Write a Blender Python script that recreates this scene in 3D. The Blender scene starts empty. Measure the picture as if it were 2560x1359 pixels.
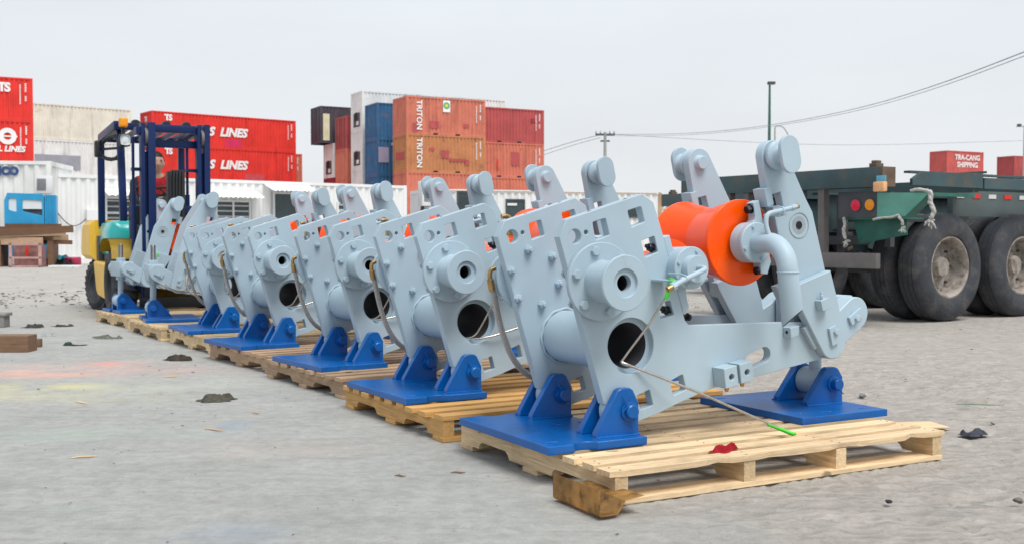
import bpy, bmesh, math, random
from mathutils import Vector, Matrix, noise
R = math.radians
rnd = random.Random(7)
D = bpy.data
SC = bpy.context.scene
COL = SC.collection

# ------------------------------------------------------------------ camera, sky, sun, exposure
CAMH = 0.8
cd = D.cameras.new('camera'); cam = D.objects.new('camera', cd); COL.objects.link(cam)
cd.sensor_width = 36; cd.lens = 2715/2560*36
cam.location = (0, 0, CAMH); cam.rotation_euler = (R(90-1.889), 0, 0)
cd.clip_start = .05; cd.clip_end = 3000
cd.dof.use_dof = True; cd.dof.focus_distance = 4.1; cd.dof.aperture_fstop = 7.5
SC.camera = cam
SC.render.resolution_x = 1024; SC.render.resolution_y = 543

SUN_EL, SUN_AZ = R(62), R(146)      # azimuth from +Y clockwise
w = D.worlds.new('World'); SC.world = w; w.use_nodes = True
nt = w.node_tree; nt.nodes.clear()
def N(t, **k):
    n = nt.nodes.new(t)
    for a, b in k.items(): setattr(n, a, b)
    return n
sky = N('ShaderNodeTexSky', sky_type='NISHITA', sun_disc=False, sun_elevation=SUN_EL, sun_rotation=SUN_AZ,
        air_density=1.0, dust_density=2.5, ozone_density=1.0)
bg1 = N('ShaderNodeBackground'); bg1.inputs[1].default_value = .06
nt.links.new(sky.outputs[0], bg1.inputs[0])
# a closed, bright cloud deck in front of the clear sky: dimmed towards the zenith to deepen the shade below
tc = N('ShaderNodeTexCoord'); sep = N('ShaderNodeSeparateXYZ'); nt.links.new(tc.outputs['Generated'], sep.inputs[0])
ramp = N('ShaderNodeValToRGB'); cr = ramp.color_ramp
cr.elements[0].position = 0; cr.elements[0].color = (.88, .895, .91, 1)
cr.elements[1].position = 1; cr.elements[1].color = (.72, .76, .82, 1)
e = cr.elements.new(.10); e.color = (.855, .89, .925, 1)
e = cr.elements.new(.26); e.color = (.85, .905, .965, 1)
e = cr.elements.new(.55); e.color = (.70, .75, .82, 1)
nt.links.new(sep.outputs[2], ramp.inputs[0])
mp = N('ShaderNodeMapping'); mp.inputs['Scale'].default_value = (2.2, 2.2, 7)
nz = N('ShaderNodeTexNoise'); nz.inputs['Scale'].default_value = 1.1; nz.inputs['Detail'].default_value = 5
nt.links.new(tc.outputs['Generated'], mp.inputs[0]); nt.links.new(mp.outputs[0], nz.inputs[0])
mr = N('ShaderNodeMapRange'); mr.inputs[1].default_value = .3; mr.inputs[2].default_value = .7
mr.inputs[3].default_value = .95; mr.inputs[4].default_value = 1.05
nt.links.new(nz.outputs[0], mr.inputs[0])
vm = N('ShaderNodeVectorMath', operation='SCALE'); nt.links.new(ramp.outputs[0], vm.inputs[0]); nt.links.new(mr.outputs[0], vm.inputs['Scale'])
bg2 = N('ShaderNodeBackground'); nt.links.new(vm.outputs[0], bg2.inputs[0])
mx = N('ShaderNodeMixShader'); mx.inputs[0].default_value = .93
nt.links.new(bg1.outputs[0], mx.inputs[1]); nt.links.new(bg2.outputs[0], mx.inputs[2])
wo = N('ShaderNodeOutputWorld'); nt.links.new(mx.outputs[0], wo.inputs[0])

ld = D.lights.new('sun', 'SUN'); ld.energy = 3.4; ld.angle = R(32); ld.color = (1, .96, .9)
lo = D.objects.new('sun', ld); COL.objects.link(lo)
lo.rotation_euler = (R(90)-SUN_EL, 0, -SUN_AZ + math.pi)
sd = Vector((math.sin(SUN_AZ)*math.cos(SUN_EL), math.cos(SUN_AZ)*math.cos(SUN_EL), math.sin(SUN_EL)))
lo.rotation_euler = sd.to_track_quat('Z', 'Y').to_euler()
SC.view_settings.view_transform = 'Standard'; SC.view_settings.look = 'None'
SC.view_settings.exposure = 0.0; SC.view_settings.gamma = 1

# ------------------------------------------------------------------ layout frame (yard axes)
YAW = math.atan((-193-1280)/2715*math.cos(R(1.889)))
DV = Vector((math.sin(YAW), math.cos(YAW), 0)); DU = Vector((math.cos(YAW), -math.sin(YAW), 0))
ANG = -YAW
P_ = R(1.889)
FW = Vector((0, math.cos(P_), -math.sin(P_))); UP = Vector((0, math.sin(P_), math.cos(P_))); RT = Vector((1, 0, 0))
CAM = Vector((0, 0, CAMH))
def ray(x, y): return FW + RT*((x-1280)/2715) + UP*((679.5-y)/2715)
def gnd(x, y, z=0.0):
    r = ray(x, y); return CAM + r*((z-CAMH)/r.z)
def atd(x, y, d):
    r = ray(x, y); return CAM + r*(d/r.y)
O = gnd(1537, 1265)
def uv(u, v, z=0.0): return O + DU*u + DV*v + Vector((0, 0, z))

# ------------------------------------------------------------------ object helpers
def tag(o, label=None, cat=None, group=None, kind=None):
    if label: o['label'] = label
    if cat: o['category'] = cat
    if group: o['group'] = group
    if kind: o['kind'] = kind
    return o
def empty(name, loc=(0, 0, 0), rz=0.0, label=None, cat=None, group=None):
    o = D.objects.new(name, None); COL.objects.link(o); o.empty_display_size = .1
    o.location = loc; o.rotation_euler = (0, 0, rz)
    return tag(o, label, cat, group)
def copy_tree(o, parent=None, skip=()):
    c = o.copy(); COL.objects.link(c); c.parent = parent
    for ch in KIDS.get(o.name, []):
        if ch.name.split('.')[0] in skip: continue
        KIDS.setdefault(c.name, []).append(copy_tree(ch, c, skip))
    return c
KIDS = {}
def link(name, me, mat, parent):
    o = D.objects.new(name, me); COL.objects.link(o)
    if mat is not None and len(me.materials) == 0: me.materials.append(mat)
    if parent is not None:
        o.parent = parent; KIDS.setdefault(parent.name, []).append(o)
    return o

class MB:
    """collects shapes into one bmesh"""
    def __init__(s): s.bm = bmesh.new()
    def _add(s, verts, faces):
        vs = [s.bm.verts.new(v) for v in verts]; fs = []
        for f in faces:
            try: fs.append(s.bm.faces.new([vs[i] for i in f]))
            except ValueError: pass
        return vs, fs
    def box(s, x0, x1, y0, y1, z0, z1, bev=0.0, M=None):
        v = [Vector(p) for p in ((x0,y0,z0),(x1,y0,z0),(x1,y1,z0),(x0,y1,z0),(x0,y0,z1),(x1,y0,z1),(x1,y1,z1),(x0,y1,z1))]
        if M is not None: v = [M @ p for p in v]
        vs, fs = s._add(v, ((3,2,1,0),(4,5,6,7),(0,1,5,4),(1,2,6,5),(2,3,7,6),(3,0,4,7)))
        if bev:
            es = {e for f in fs for e in f.edges}
            bmesh.ops.bevel(s.bm, geom=list(es), offset=bev, segments=2, profile=.6, affect='EDGES')
        return s
    def bar(s, a, b, wx, wy, up=(0, 0, 1), bev=0.0):
        a = Vector(a); b = Vector(b); z = (b-a); L = z.length; z.normalize()
        upv = Vector(up)
        if abs(z.dot(upv)) > .98: upv = Vector((1, 0, 0))
        x = upv.cross(z).normalized(); y = z.cross(x)
        M = Matrix.Translation(a) @ Matrix((x, y, z)).transposed().to_4x4()
        return s.box(-wx/2, wx/2, -wy/2, wy/2, 0, L, bev, M)
    def lathe(s, a, ax, prof, n=40, cap=True, hole=False):
        """prof: list of (t, r) along axis ax from point a"""
        a = Vector(a); z = Vector(ax).normalized()
        h = Vector((0, 0, 1)) if abs(z.z) < .9 else Vector((1, 0, 0))
        x = h.cross(z).normalized(); y = z.cross(x)
        rings = []
        for t, r in prof:
            if r < 1e-6: rings.append([s.bm.verts.new(a+z*t)])
            else: rings.append([s.bm.verts.new(a+z*t+(x*math.cos(2*math.pi*i/n)+y*math.sin(2*math.pi*i/n))*r) for i in range(n)])
        for p, q in zip(rings, rings[1:]):
            for i in range(n):
                j = (i+1) % n
                if len(p) == 1 and len(q) == 1: continue
                if len(p) == 1: s.bm.faces.new((p[0], q[j], q[i]))
                elif len(q) == 1: s.bm.faces.new((p[i], p[j], q[0]))
                else: s.bm.faces.new((p[i], p[j], q[j], q[i]))
        if cap:
            if len(rings[0]) > 1: s.bm.faces.new(list(reversed(rings[0])))
            if len(rings[-1]) > 1: s.bm.faces.new(rings[-1])
        return s
    def cyl(s, a, b, r, n=24, ch=0.0, r2=None):
        a = Vector(a); b = Vector(b); L = (b-a).length; r2 = r if r2 is None else r2
        p = [(0, r-ch), (ch, r), (L-ch, r2), (L, r2-ch)] if ch else [(0, r), (L, r2)]
        return s.lathe(a, b-a, p, n)
    def hexb(s, a, ax, r, h, washer=True, stud=0.0):
        ax = Vector(ax).normalized(); a = Vector(a)
        if washer: s.lathe(a, ax, [(0, r*1.12), (.0025, r*1.12)], 24); a = a+ax*.0025
        s.lathe(a, ax, [(0, r), (h*.86, r), (h, r*.88)], 6)
        if stud: s.lathe(a+ax*h*.9, ax, [(0, r*.5), (stud*.85, r*.5), (stud, r*.42)], 16)
        return s
    def tube(s, pts, r, n=12, closed_ends=True, smooth=0):
        P = [Vector(p) for p in pts]
        for _ in range(smooth):
            Q = [P[0]]
            for a, b in zip(P, P[1:]): Q += [a*.75+b*.25, a*.25+b*.75]
            Q.append(P[-1]); P = Q
        rr = r if isinstance(r, (list, tuple)) else [r]*len(P)
        if len(rr) != len(P): rr = [rr[min(int(i/(len(P)-1)*(len(rr)-1)+.5), len(rr)-1)] for i in range(len(P))]
        prev = None; rings = []
        for i, p in enumerate(P):
            t = (P[min(i+1, len(P)-1)]-P[max(i-1, 0)]).normalized()
            if prev is None:
                h = Vector((0, 0, 1)) if abs(t.z) < .9 else Vector((1, 0, 0)); x = h.cross(t).normalized()
            else: x = (prev-t*prev.dot(t)).normalized()
            prev = x; y = t.cross(x)
            rings.append([s.bm.verts.new(p+(x*math.cos(2*math.pi*k/n)+y*math.sin(2*math.pi*k/n))*rr[i]) for k in range(n)])
        for p, q in zip(rings, rings[1:]):
            for i in range(n):
                j = (i+1) % n; s.bm.faces.new((p[i], p[j], q[j], q[i]))
        if closed_ends: s.bm.faces.new(list(reversed(rings[0]))); s.bm.faces.new(rings[-1])
        return s
    def prism(s, poly, fn, d0, d1):
        """poly 2d list, fn(a,b,d)->Vector"""
        n = len(poly)
        vs = [fn(a, b, d0) for a, b in poly]+[fn(a, b, d1) for a, b in poly]
        fc = [tuple(range(n)), tuple(range(2*n-1, n-1, -1))]+[(i, i+n, (i+1) % n+n, (i+1) % n) for i in range(n)]
        s._add(vs, fc); return s
    def mesh(s, me):
        s.bm.from_mesh(me); return s
    def build(s, name, mat, parent=None, smooth=38, fix=True, M=None, mats=None):
        if M is not None: bmesh.ops.transform(s.bm, matrix=M, verts=s.bm.verts)
        if fix: bmesh.ops.recalc_face_normals(s.bm, faces=s.bm.faces)
        if smooth:
            c = R(smooth)
            for f in s.bm.faces: f.smooth = True
            for e in s.bm.edges:
                e.smooth = len(e.link_faces) == 2 and e.calc_face_angle(0) < c
        me = D.meshes.new(name); s.bm.to_mesh(me); s.bm.free()
        if mats:
            for m in mats: me.materials.append(m)
        return link(name, me, mat, parent)

def arc(cx, cz, r, a0, a1, n=12):
    return [(cx+r*math.cos(R(a0+(a1-a0)*i/n)), cz+r*math.sin(R(a0+(a1-a0)*i/n))) for i in range(n+1)]
def circ(cx, cz, r, n=40): return arc(cx, cz, r, 0, 360, n)[:-1]
def rquad(pts, r=.006):
    """rounded polygon"""
    out = []; n = len(pts)
    for i in range(n):
        p = Vector(pts[i]); a = (Vector(pts[i-1])-p); b = (Vector(pts[(i+1) % n])-p)
        a = p+a.normalized()*min(r, a.length*.45); b = p+b.normalized()*min(r, b.length*.45)
        for k in range(5):
            t = k/4; q = a*(1-t)**2+p*2*t*(1-t)+b*t*t; out.append((q.x, q.y))
    return out
def obround(a, b, r, n=10):
    a = Vector(a); b = Vector(b); d = math.degrees(math.atan2(b.y-a.y, b.x-a.x))
    return arc(b.x, b.y, r, d-90, d+90, n)+arc(a.x, a.y, r, d+90, d+270, n)
def plate_mesh(outline, holes, y0, y1, bev=.0015):
    """flat plate in the local XZ plane between y0 and y1 with through holes"""
    cu = D.curves.new('tmp', 'CURVE'); cu.dimensions = '2D'; cu.fill_mode = 'BOTH'
    for pts in [outline]+list(holes):
        sp = cu.splines.new('POLY'); sp.points.add(len(pts)-1)
        for i, p in enumerate(pts): sp.points[i].co = (p[0], p[1], 0, 1)
        sp.use_cyclic_u = True
    t = abs(y1-y0)/2; cu.extrude = t-bev; cu.bevel_depth = bev; cu.bevel_resolution = 0; cu.offset = -bev
    o = D.objects.new('tmp', cu); COL.objects.link(o); bpy.context.view_layer.update()
    me = D.meshes.new_from_object(o.evaluated_get(bpy.context.evaluated_depsgraph_get()))
    D.objects.remove(o); D.curves.remove(cu)
    ym = (y0+y1)/2
    for v in me.vertices: v.co = (v.co.x, ym+v.co.z, v.co.y)
    me.materials.clear()
    return me
def text_obj(name, body, size, mat, parent, loc, face='-y', bold=.0, shear=0.0, rot=0.0, ext=.004, align='CENTER', spacing=1.0):
    cu = D.curves.new('tmp', 'FONT'); cu.body = body; cu.size = size; cu.extrude = ext; cu.offset = bold; cu.shear = shear
    cu.align_x = align; cu.align_y = 'CENTER'; cu.space_character = spacing; cu.resolution_u = 3
    o = D.objects.new('tmp', cu); COL.objects.link(o); bpy.context.view_layer.update()
    me = D.meshes.new_from_object(o.evaluated_get(bpy.context.evaluated_depsgraph_get()))
    D.objects.remove(o); D.curves.remove(cu); me.materials.clear()
    M = Matrix.Rotation(R(90), 4, 'X') @ Matrix.Rotation(rot, 4, 'Z')
    if face == '-x': M = Matrix.Rotation(R(-90), 4, 'Z') @ M
    me.transform(Matrix.Translation(loc) @ M)
    return link(name, me, mat, parent)

# ------------------------------------------------------------------ materials
def ramp_node(t, src, p0, p1, c0, c1):
    r = t.nodes.new('ShaderNodeValToRGB'); r.color_ramp.elements[0].position = p0; r.color_ramp.elements[1].position = p1
    r.color_ramp.elements[0].color = (*c0, 1); r.color_ramp.elements[1].color = (*c1, 1)
    t.links.new(src, r.inputs[0]); return r.outputs[0]
def noise_node(t, vec, scale, detail=4, rough=.55, stretch=None, dist=0.0):
    if stretch:
        m = t.nodes.new('ShaderNodeMapping'); m.inputs['Scale'].default_value = stretch
        t.links.new(vec, m.inputs[0]); vec = m.outputs[0]
    n = t.nodes.new('ShaderNodeTexNoise'); n.inputs['Scale'].default_value = scale
    n.inputs['Detail'].default_value = detail; n.inputs['Roughness'].default_value = rough; n.inputs['Distortion'].default_value = dist
    t.links.new(vec, n.inputs[0]); return n.outputs[0]
def mixc(t, fac, a, b, mode='MIX'):
    m = t.nodes.new('ShaderNodeMix'); m.data_type = 'RGBA'; m.blend_type = mode
    if isinstance(fac, float): m.inputs[0].default_value = fac
    else: t.links.new(fac, m.inputs[0])
    for i, c in ((6, a), (7, b)):
        if isinstance(c, tuple): m.inputs[i].default_value = (*c, 1)
        else: t.links.new(c, m.inputs[i])
    return m.outputs[2]
def bump(t, h, strength, dist, b):
    n = t.nodes.new('ShaderNodeBump'); n.inputs['Strength'].default_value = strength; n.inputs['Distance'].default_value = dist
    t.links.new(h, n.inputs['Height']); t.links.new(n.outputs[0], b.inputs['Normal'])
MATS = {}
def base(name, rough=.5, metal=0.0, spec=.5):
    m = D.materials.new(name); m.use_nodes = True; t = m.node_tree; b = t.nodes['Principled BSDF']
    b.inputs['Roughness'].default_value = rough; b.inputs['Metallic'].default_value = metal
    b.inputs['Specular IOR Level'].default_value = spec
    g = t.nodes.new('ShaderNodeNewGeometry')
    MATS[name] = m
    return m, t, b, g.outputs['Position']
def paint(name, c, rough=.42, var=.10, scale=3.0, bstr=.12, bscale=90, metal=0.0, dirt=None, dirt_amt=(.62, .78), spec=.5, streak=None, coat=0.0):
    m, t, b, P = base(name, rough, metal, spec)
    a = tuple(x*(1-var) for x in c); z = tuple(min(1, x*(1+var)) for x in c)
    col = ramp_node(t, noise_node(t, P, scale, 3, .6), .3, .7, a, z)
    if dirt: col = mixc(t, ramp_node(t, noise_node(t, P, scale*2.3, 8, .7), dirt_amt[0], dirt_amt[1], (0, 0, 0), (1, 1, 1)), col, dirt)
    if streak:
        f = ramp_node(t, noise_node(t, P, streak[1], 6, .6, (1, 1, .12)), streak[2], streak[3], (0, 0, 0), (1, 1, 1))
        col = mixc(t, f, col, streak[0])
    t.links.new(col, b.inputs['Base Color'])
    rr = t.nodes.new('ShaderNodeMapRange'); rr.inputs[3].default_value = rough*.8; rr.inputs[4].default_value = min(1, rough*1.25)
    t.links.new(noise_node(t, P, scale*4, 4), rr.inputs[0]); t.links.new(rr.outputs[0], b.inputs['Roughness'])
    if bstr: bump(t, noise_node(t, P, bscale, 3), bstr, .002, b)
    if coat: b.inputs['Coat Weight'].default_value = coat; b.inputs['Coat Roughness'].default_value = .12
    return m
GREY = paint('grey_machine_paint', (.375, .485, .560), .43, .10, 2.2, .08, 160, dirt=(.24, .31, .35), dirt_amt=(.62, .80), spec=.3)
BLUE = paint('blue_paint', (.001, .100, .37), .30, .16, 6, .08, 120, dirt=(.006, .08, .25), dirt_amt=(.6, .8), spec=.42)
def orange_mat():
    m, t, b, P = base('orange_gloss_paint', .26, 0, .35)
    col = ramp_node(t, noise_node(t, P, 4, 3), .3, .7, (.92, .075, .0), (.98, .10, .0))
    tcn = t.nodes.new('ShaderNodeTexCoord')
    chip = ramp_node(t, noise_node(t, P, 26, 9, .72), .665, .675, (0, 0, 0), (1, 1, 1))
    col = mixc(t, chip, col, (.16, .12, .09)); t.links.new(col, b.inputs['Base Color'])
    b.inputs['Coat Weight'].default_value = .12; b.inputs['Coat Roughness'].default_value = .15
    bump(t, noise_node(t, P, 60, 3), .05, .002, b); return m
ORANGE = orange_mat()
DARKBOLT = paint('black_bolt_steel', (.012, .014, .02), .35, .3, 20, .1, 200, metal=.5)
STEEL = paint('bare_steel', (.52, .50, .47), .28, .12, 30, .1, 300, metal=1.0)
THREAD = paint('threaded_steel', (.20, .205, .21), .42, .15, 30, .2, 400, metal=.8)
BRASS = paint('brass', (.42, .27, .12), .35, .2, 30, .1, 200, metal=.9)
COPPER = paint('copper_plug', (.55, .25, .10), .4, .2, 30, .1, 200, metal=.7)
GREEN = paint('green_tape', (.06, .62, .04), .45, .12, 20, .1, 200)
BORE = paint('bore_grey', (.30, .36, .40), .6, .15, 12, .1, 100)  # darker grey than the machine paint, for the bushing ring
def braid():
    m, t, b, P = base('braided_hose', .34, .75)
    tcn = t.nodes.new('ShaderNodeTexCoord')
    wv = t.nodes.new('ShaderNodeTexWave'); wv.inputs['Scale'].default_value = 130; wv.inputs['Distortion'].default_value = 6
    wv.inputs['Detail'].default_value = 2; wv.inputs['Detail Scale'].default_value = 8
    t.links.new(tcn.outputs['Object'], wv.inputs[0])
    c = ramp_node(t, wv.outputs[1], .25, .75, (.26, .23, .21), (.66, .63, .60)); t.links.new(c, b.inputs['Base Color'])
    bump(t, wv.outputs[1], .6, .002, b); return m
BRAID = braid()
def wood(name, c, dark=.45, along='x'):
    m, t, b, P = base(name, .72, 0, .3)
    tcn = t.nodes.new('ShaderNodeTexCoord'); oi = t.nodes.new('ShaderNodeObjectInfo')
    ad = t.nodes.new('ShaderNodeVectorMath'); ad.operation = 'MULTIPLY_ADD'
    cb = t.nodes.new('ShaderNodeCombineXYZ')
    for i in range(3): t.links.new(oi.outputs['Random'], cb.inputs[i])
    t.links.new(cb.outputs[0], ad.inputs[0]); ad.inputs[1].default_value = (31, 17, 23); t.links.new(tcn.outputs['Object'], ad.inputs[2])
    v = ad.outputs[0]
    g = noise_node(t, v, 9, 6, .62, (.5, 9, 9) if along == 'x' else (9, .5, 9), 1.2)
    col = ramp_node(t, g, .3, .72, tuple(x*.62 for x in c), tuple(min(1, x*1.14) for x in c))
    kn = ramp_node(t, noise_node(t, v, 7, 2, .4, (1, 2.2, 2.2)), .74, .78, (0, 0, 0), (1, 1, 1))
    col = mixc(t, kn, col, tuple(x*.35 for x in c))
    dt = ramp_node(t, noise_node(t, v, 3.2, 7, .7), .52, .78, (0, 0, 0), (1, 1, 1))
    f = t.nodes.new('ShaderNodeMath'); f.operation = 'MULTIPLY'; t.links.new(dt, f.inputs[0]); f.inputs[1].default_value = dark
    col = mixc(t, f.outputs[0], col, (.22, .17, .12))
    hv = t.nodes.new('ShaderNodeHueSaturation'); t.links.new(col, hv.inputs['Color'])
    mrn = t.nodes.new('ShaderNodeMapRange'); mrn.inputs[3].default_value = .8; mrn.inputs[4].default_value = 1.12
    t.links.new(oi.outputs['Random'], mrn.inputs[0]); t.links.new(mrn.outputs[0], hv.inputs['Value'])
    t.links.new(hv.outputs[0], b.inputs['Base Color'])
    bump(t, g, .35, .004, b); return m
PINE = wood('pine_wood', (.76, .57, .34), .5)
AMBER = wood('amber_wood', (.70, .40, .14), .35)
BROWNW = wood('brown_wood', (.54, .37, .24), .5)
PALE = wood('pale_wood', (.80, .60, .37), .6)
STR = {}
for _n, _c, _d in (('pine_wood', (.74, .55, .32), .5), ('pale_wood', (.74, .55, .33), .6), ('brown_wood', (.50, .34, .22), .5), ('amber_wood', (.66, .38, .14), .35)): STR[_n] = wood(_n+'_stringer', _c, _d, 'y')
OLDW = wood('old_timber', (.20, .11, .065), .7)

# ------------------------------------------------------------------ ground
def ground():
    def axis(dense0, dense1, step, far):
        a = [dense0+i*step for i in range(int((dense1-dense0)/step)+1)]
        s = step; x = a[-1]
        while x < far: s *= 1.22; x += s; a.append(x)
        s = step; x = a[0]; pre = []
        while x > -far: s *= 1.22; x -= s; pre.append(x)
        return list(reversed(pre))+a
    xs = axis(-2.2, 4.2, .022, 900); ys = axis(2.0, 7.4, .026, 900)
    ys = [y for y in ys if y > -60]
    verts = []; faces = []
    def hgt(x, y):
        # sandy loose soil to the right of the pallets, hard standing to the left
        rel = Vector((x, y, 0))-O; u = rel.dot(DU); v = rel.dot(DV)
        if x < -3 or x > 6.5 or y < 1.5 or y > 11: return 0.0
        soft = max(0, min(1, (u+.12-.25*min(0, v))/.35)) if v < .0 else max(0, min(1, (u-1.3)/.4))
        if v < 0: soft = max(0, min(1, (x-.15)/.5))
        n = noise.noise(Vector((x*9, y*13, 0)))*.009+noise.noise(Vector((x*31, y*40, 3)))*.0045+noise.noise(Vector((x*2.2, y*3, 5)))*.007
        chop = abs(noise.noise(Vector((x*14+noise.noise(Vector((x*5, y*5, 9)))*2, y*20, 7))))*-.022
        pal = 1.0
        edge = max(0, min(1, (7.4-y)/1.0, (4.2-x)/.6, (y-2.0)/.3))
        return ((n+chop)*soft - .006*soft)*edge - .0005
    for y in ys:
        for x in xs: verts.append((x, y, hgt(x, y)))
    nx = len(xs)
    for j in range(len(ys)-1):
        for i in range(nx-1):
            k = j*nx+i; faces.append((k, k+1, k+nx+1, k+nx))
    me = D.meshes.new('ground'); me.from_pydata(verts, [], faces); me.update()
    for p in me.polygons: p.use_smooth = True
    m, t, b, P = base('yard_ground', .93, 0, .18)
    big = noise_node(t, P, .35, 4, .6); mid = noise_node(t, P, 2.2, 6, .65); fine = noise_node(t, P, 70, 8, .75)
    conc = ramp_node(t, mid, .25, .75, (.37, .385, .375), (.50, .51, .495))
    conc = mixc(t, ramp_node(t, noise_node(t, P, 5, 7, .7, (1, 2.4, 1)), .50, .72, (0, 0, 0), (.55, .55, .55)), conc, (.27, .285, .285))
    sand = ramp_node(t, noise_node(t, P, 6, 8, .72), .25, .75, (.33, .30, .27), (.56, .52, .475))
    sx = t.nodes.new('ShaderNodeSeparateXYZ'); t.links.new(P, sx.inputs[0])
    # coordinate along the pallet row: soft soil lies on its right side and in the distance
    dt = t.nodes.new('ShaderNodeVectorMath'); dt.operation = 'DOT_PRODUCT'; t.links.new(P, dt.inputs[0]); dt.inputs[1].default_value = (.95, .28, 0)
    ad = t.nodes.new('ShaderNodeMath'); ad.operation = 'MULTIPLY_ADD'; t.links.new(mid, ad.inputs[0]); ad.inputs[1].default_value = 1.1; t.links.new(dt.outputs['Value'], ad.inputs[2])
    mask = t.nodes.new('ShaderNodeMapRange'); mask.inputs[1].default_value = 1.45; mask.inputs[2].default_value = 2.25; t.links.new(ad.outputs[0], mask.inputs[0])
    col = mixc(t, mask.outputs[0], conc, sand)
    far = t.nodes.new('ShaderNodeMapRange'); far.inputs[1].default_value = 9; far.inputs[2].default_value = 14; t.links.new(sx.outputs[1], far.inputs[0])
    farc = ramp_node(t, noise_node(t, P, 1.3, 8, .7, (1, 2, 1)), .3, .7, (.37, .35, .325), (.57, .55, .515))
    col = mixc(t, far.outputs[0], col, farc)
    # grit and dust speckle
    col = mixc(t, ramp_node(t, fine, .60, .72, (0, 0, 0), (.55, .55, .55)), col, (.16, .155, .15))
    col = mixc(t, ramp_node(t, noise_node(t, P, 55, 6, .7), .66, .74, (0, 0, 0), (.5, .5, .5)), col, (.52, .515, .50))
    bl = noise_node(t, P, 17, 7, .72, (1, 1, 1), .4)
    col = mixc(t, ramp_node(t, bl, .38, .60, (.50, .50, .50), (0, 0, 0)), col, (.29, .28, .26))
    col = mixc(t, ramp_node(t, noise_node(t, P, 8, 8, .8), .56, .66, (0, 0, 0), (.45, .45, .45)), col, (.56, .55, .53))
    col = mixc(t, ramp_node(t, noise_node(t, P, 31, 5, .7), .68, .72, (0, 0, 0), (.85, .85, .85)), col, (.12, .115, .105))
    # fine grit, dark crumbs and faint tyre streaks on the slab
    gr = noise_node(t, P, 240, 4, .8)
    col = mixc(t, ramp_node(t, gr, .35, .65, (0, 0, 0), (.26, .26, .26)), col, (.20, .195, .185))
    st = ramp_node(t, noise_node(t, P, 3.0, 8, .7, (.35, 6, 1), .8), .56, .70, (0, 0, 0), (.35, .35, .35))
    col = mixc(t, st, col, (.21, .215, .215))
    lt = ramp_node(t, noise_node(t, P, 2.6, 8, .75, (.5, 5, 1), 1.2), .60, .74, (0, 0, 0), (.3, .3, .3))
    col = mixc(t, lt, col, (.50, .505, .50))
    # overspray of red, orange and yellow paint on the slab, bluish and greenish tyre wash elsewhere
    def spot(cx, cy, rx, ry, c, amt, lo=.35, hi=.7, sc=3.0):
        nonlocal col
        mpn = t.nodes.new('ShaderNodeMapping'); mpn.vector_type = 'TEXTURE'
        mpn.inputs['Location'].default_value = (cx, cy, 0); mpn.inputs['Scale'].default_value = (rx, ry, 1)
        t.links.new(P, mpn.inputs[0])
        ln = t.nodes.new('ShaderNodeVectorMath'); ln.operation = 'LENGTH'; t.links.new(mpn.outputs[0], ln.inputs[0])
        m1 = t.nodes.new('ShaderNodeMapRange'); m1.interpolation_type = 'SMOOTHSTEP'
        m1.inputs[1].default_value = 1; m1.inputs[2].default_value = .1; m1.inputs[3].default_value = 0; m1.inputs[4].default_value = amt
        t.links.new(ln.outputs['Value'], m1.inputs[0])
        m2 = ramp_node(t, noise_node(t, P, sc, 6, .65), lo, hi, (0, 0, 0), (1, 1, 1))
        mu = t.nodes.new('ShaderNodeMath'); mu.operation = 'MULTIPLY'; t.links.new(m1.outputs[0], mu.inputs[0]); t.links.new(m2, mu.inputs[1])
        col = mixc(t, mu.outputs[0], col, c)
    for (px, py, rx, ry, c, amt) in ((290, 907, .36, .22, (.85, .27, .21), .75), (150, 925, 1.5, .6, (.80, .42, .36), .5), (40, 935, .8, .25, (.82, .42, .30), .6),
                                     (90, 965, .55, .22, (.68, .60, .18), .8), (150, 985, 1.0, .5, (.66, .62, .36), .5), (200, 1085, .9, .25, (.40, .52, .44), .45),
                                     (590, 1060, .12, .22, (.26, .33, .42), .8), (700, 1120, .5, .3, (.60, .44, .38), .4), (580, 1340, .25, .25, (.28, .34, .42), .6),
                                     (880, 1300, .5, .12, (.27, .28, .28), .7), (300, 1270, .5, .1, (.34, .40, .38), .5), (420, 960, 1.2, .5, (.52, .56, .50), .4)):
        g = gnd(px, py); spot(g.x, g.y, rx, ry, c, amt)
    t.links.new(col, b.inputs['Base Color'])
    hb = t.nodes.new('ShaderNodeMath'); hb.operation = 'ADD'; t.links.new(fine, hb.inputs[0]); t.links.new(noise_node(t, P, 14, 6, .7), hb.inputs[1])
    vo = t.nodes.new('ShaderNodeTexVoronoi'); vo.inputs['Scale'].default_value = 11; vo.feature = 'F1'
    mpv = t.nodes.new('ShaderNodeMapping'); mpv.inputs['Rotation'].default_value = (0, 0, .35); mpv.inputs['Scale'].default_value = (1, 2.3, 1); t.links.new(P, mpv.inputs[0]); t.links.new(mpv.outputs[0], vo.inputs[0])
    ml = t.nodes.new('ShaderNodeMath'); ml.operation = 'MULTIPLY'; t.links.new(vo.outputs['Distance'], ml.inputs[0]); t.links.new(mask.outputs[0], ml.inputs[1])
    m2_ = t.nodes.new('ShaderNodeMath'); m2_.operation = 'MULTIPLY_ADD'; t.links.new(ml.outputs[0], m2_.inputs[0]); m2_.inputs[1].default_value = 2.4; t.links.new(hb.outputs[0], m2_.inputs[2])
    bump(t, m2_.outputs[0], .85, .010, b)
    me.materials.append(m)
    o = link('ground', me, None, None); tag(o, 'grey concrete and sandy soil yard ground with tyre marks', 'ground', kind='structure')
ground()

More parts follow.
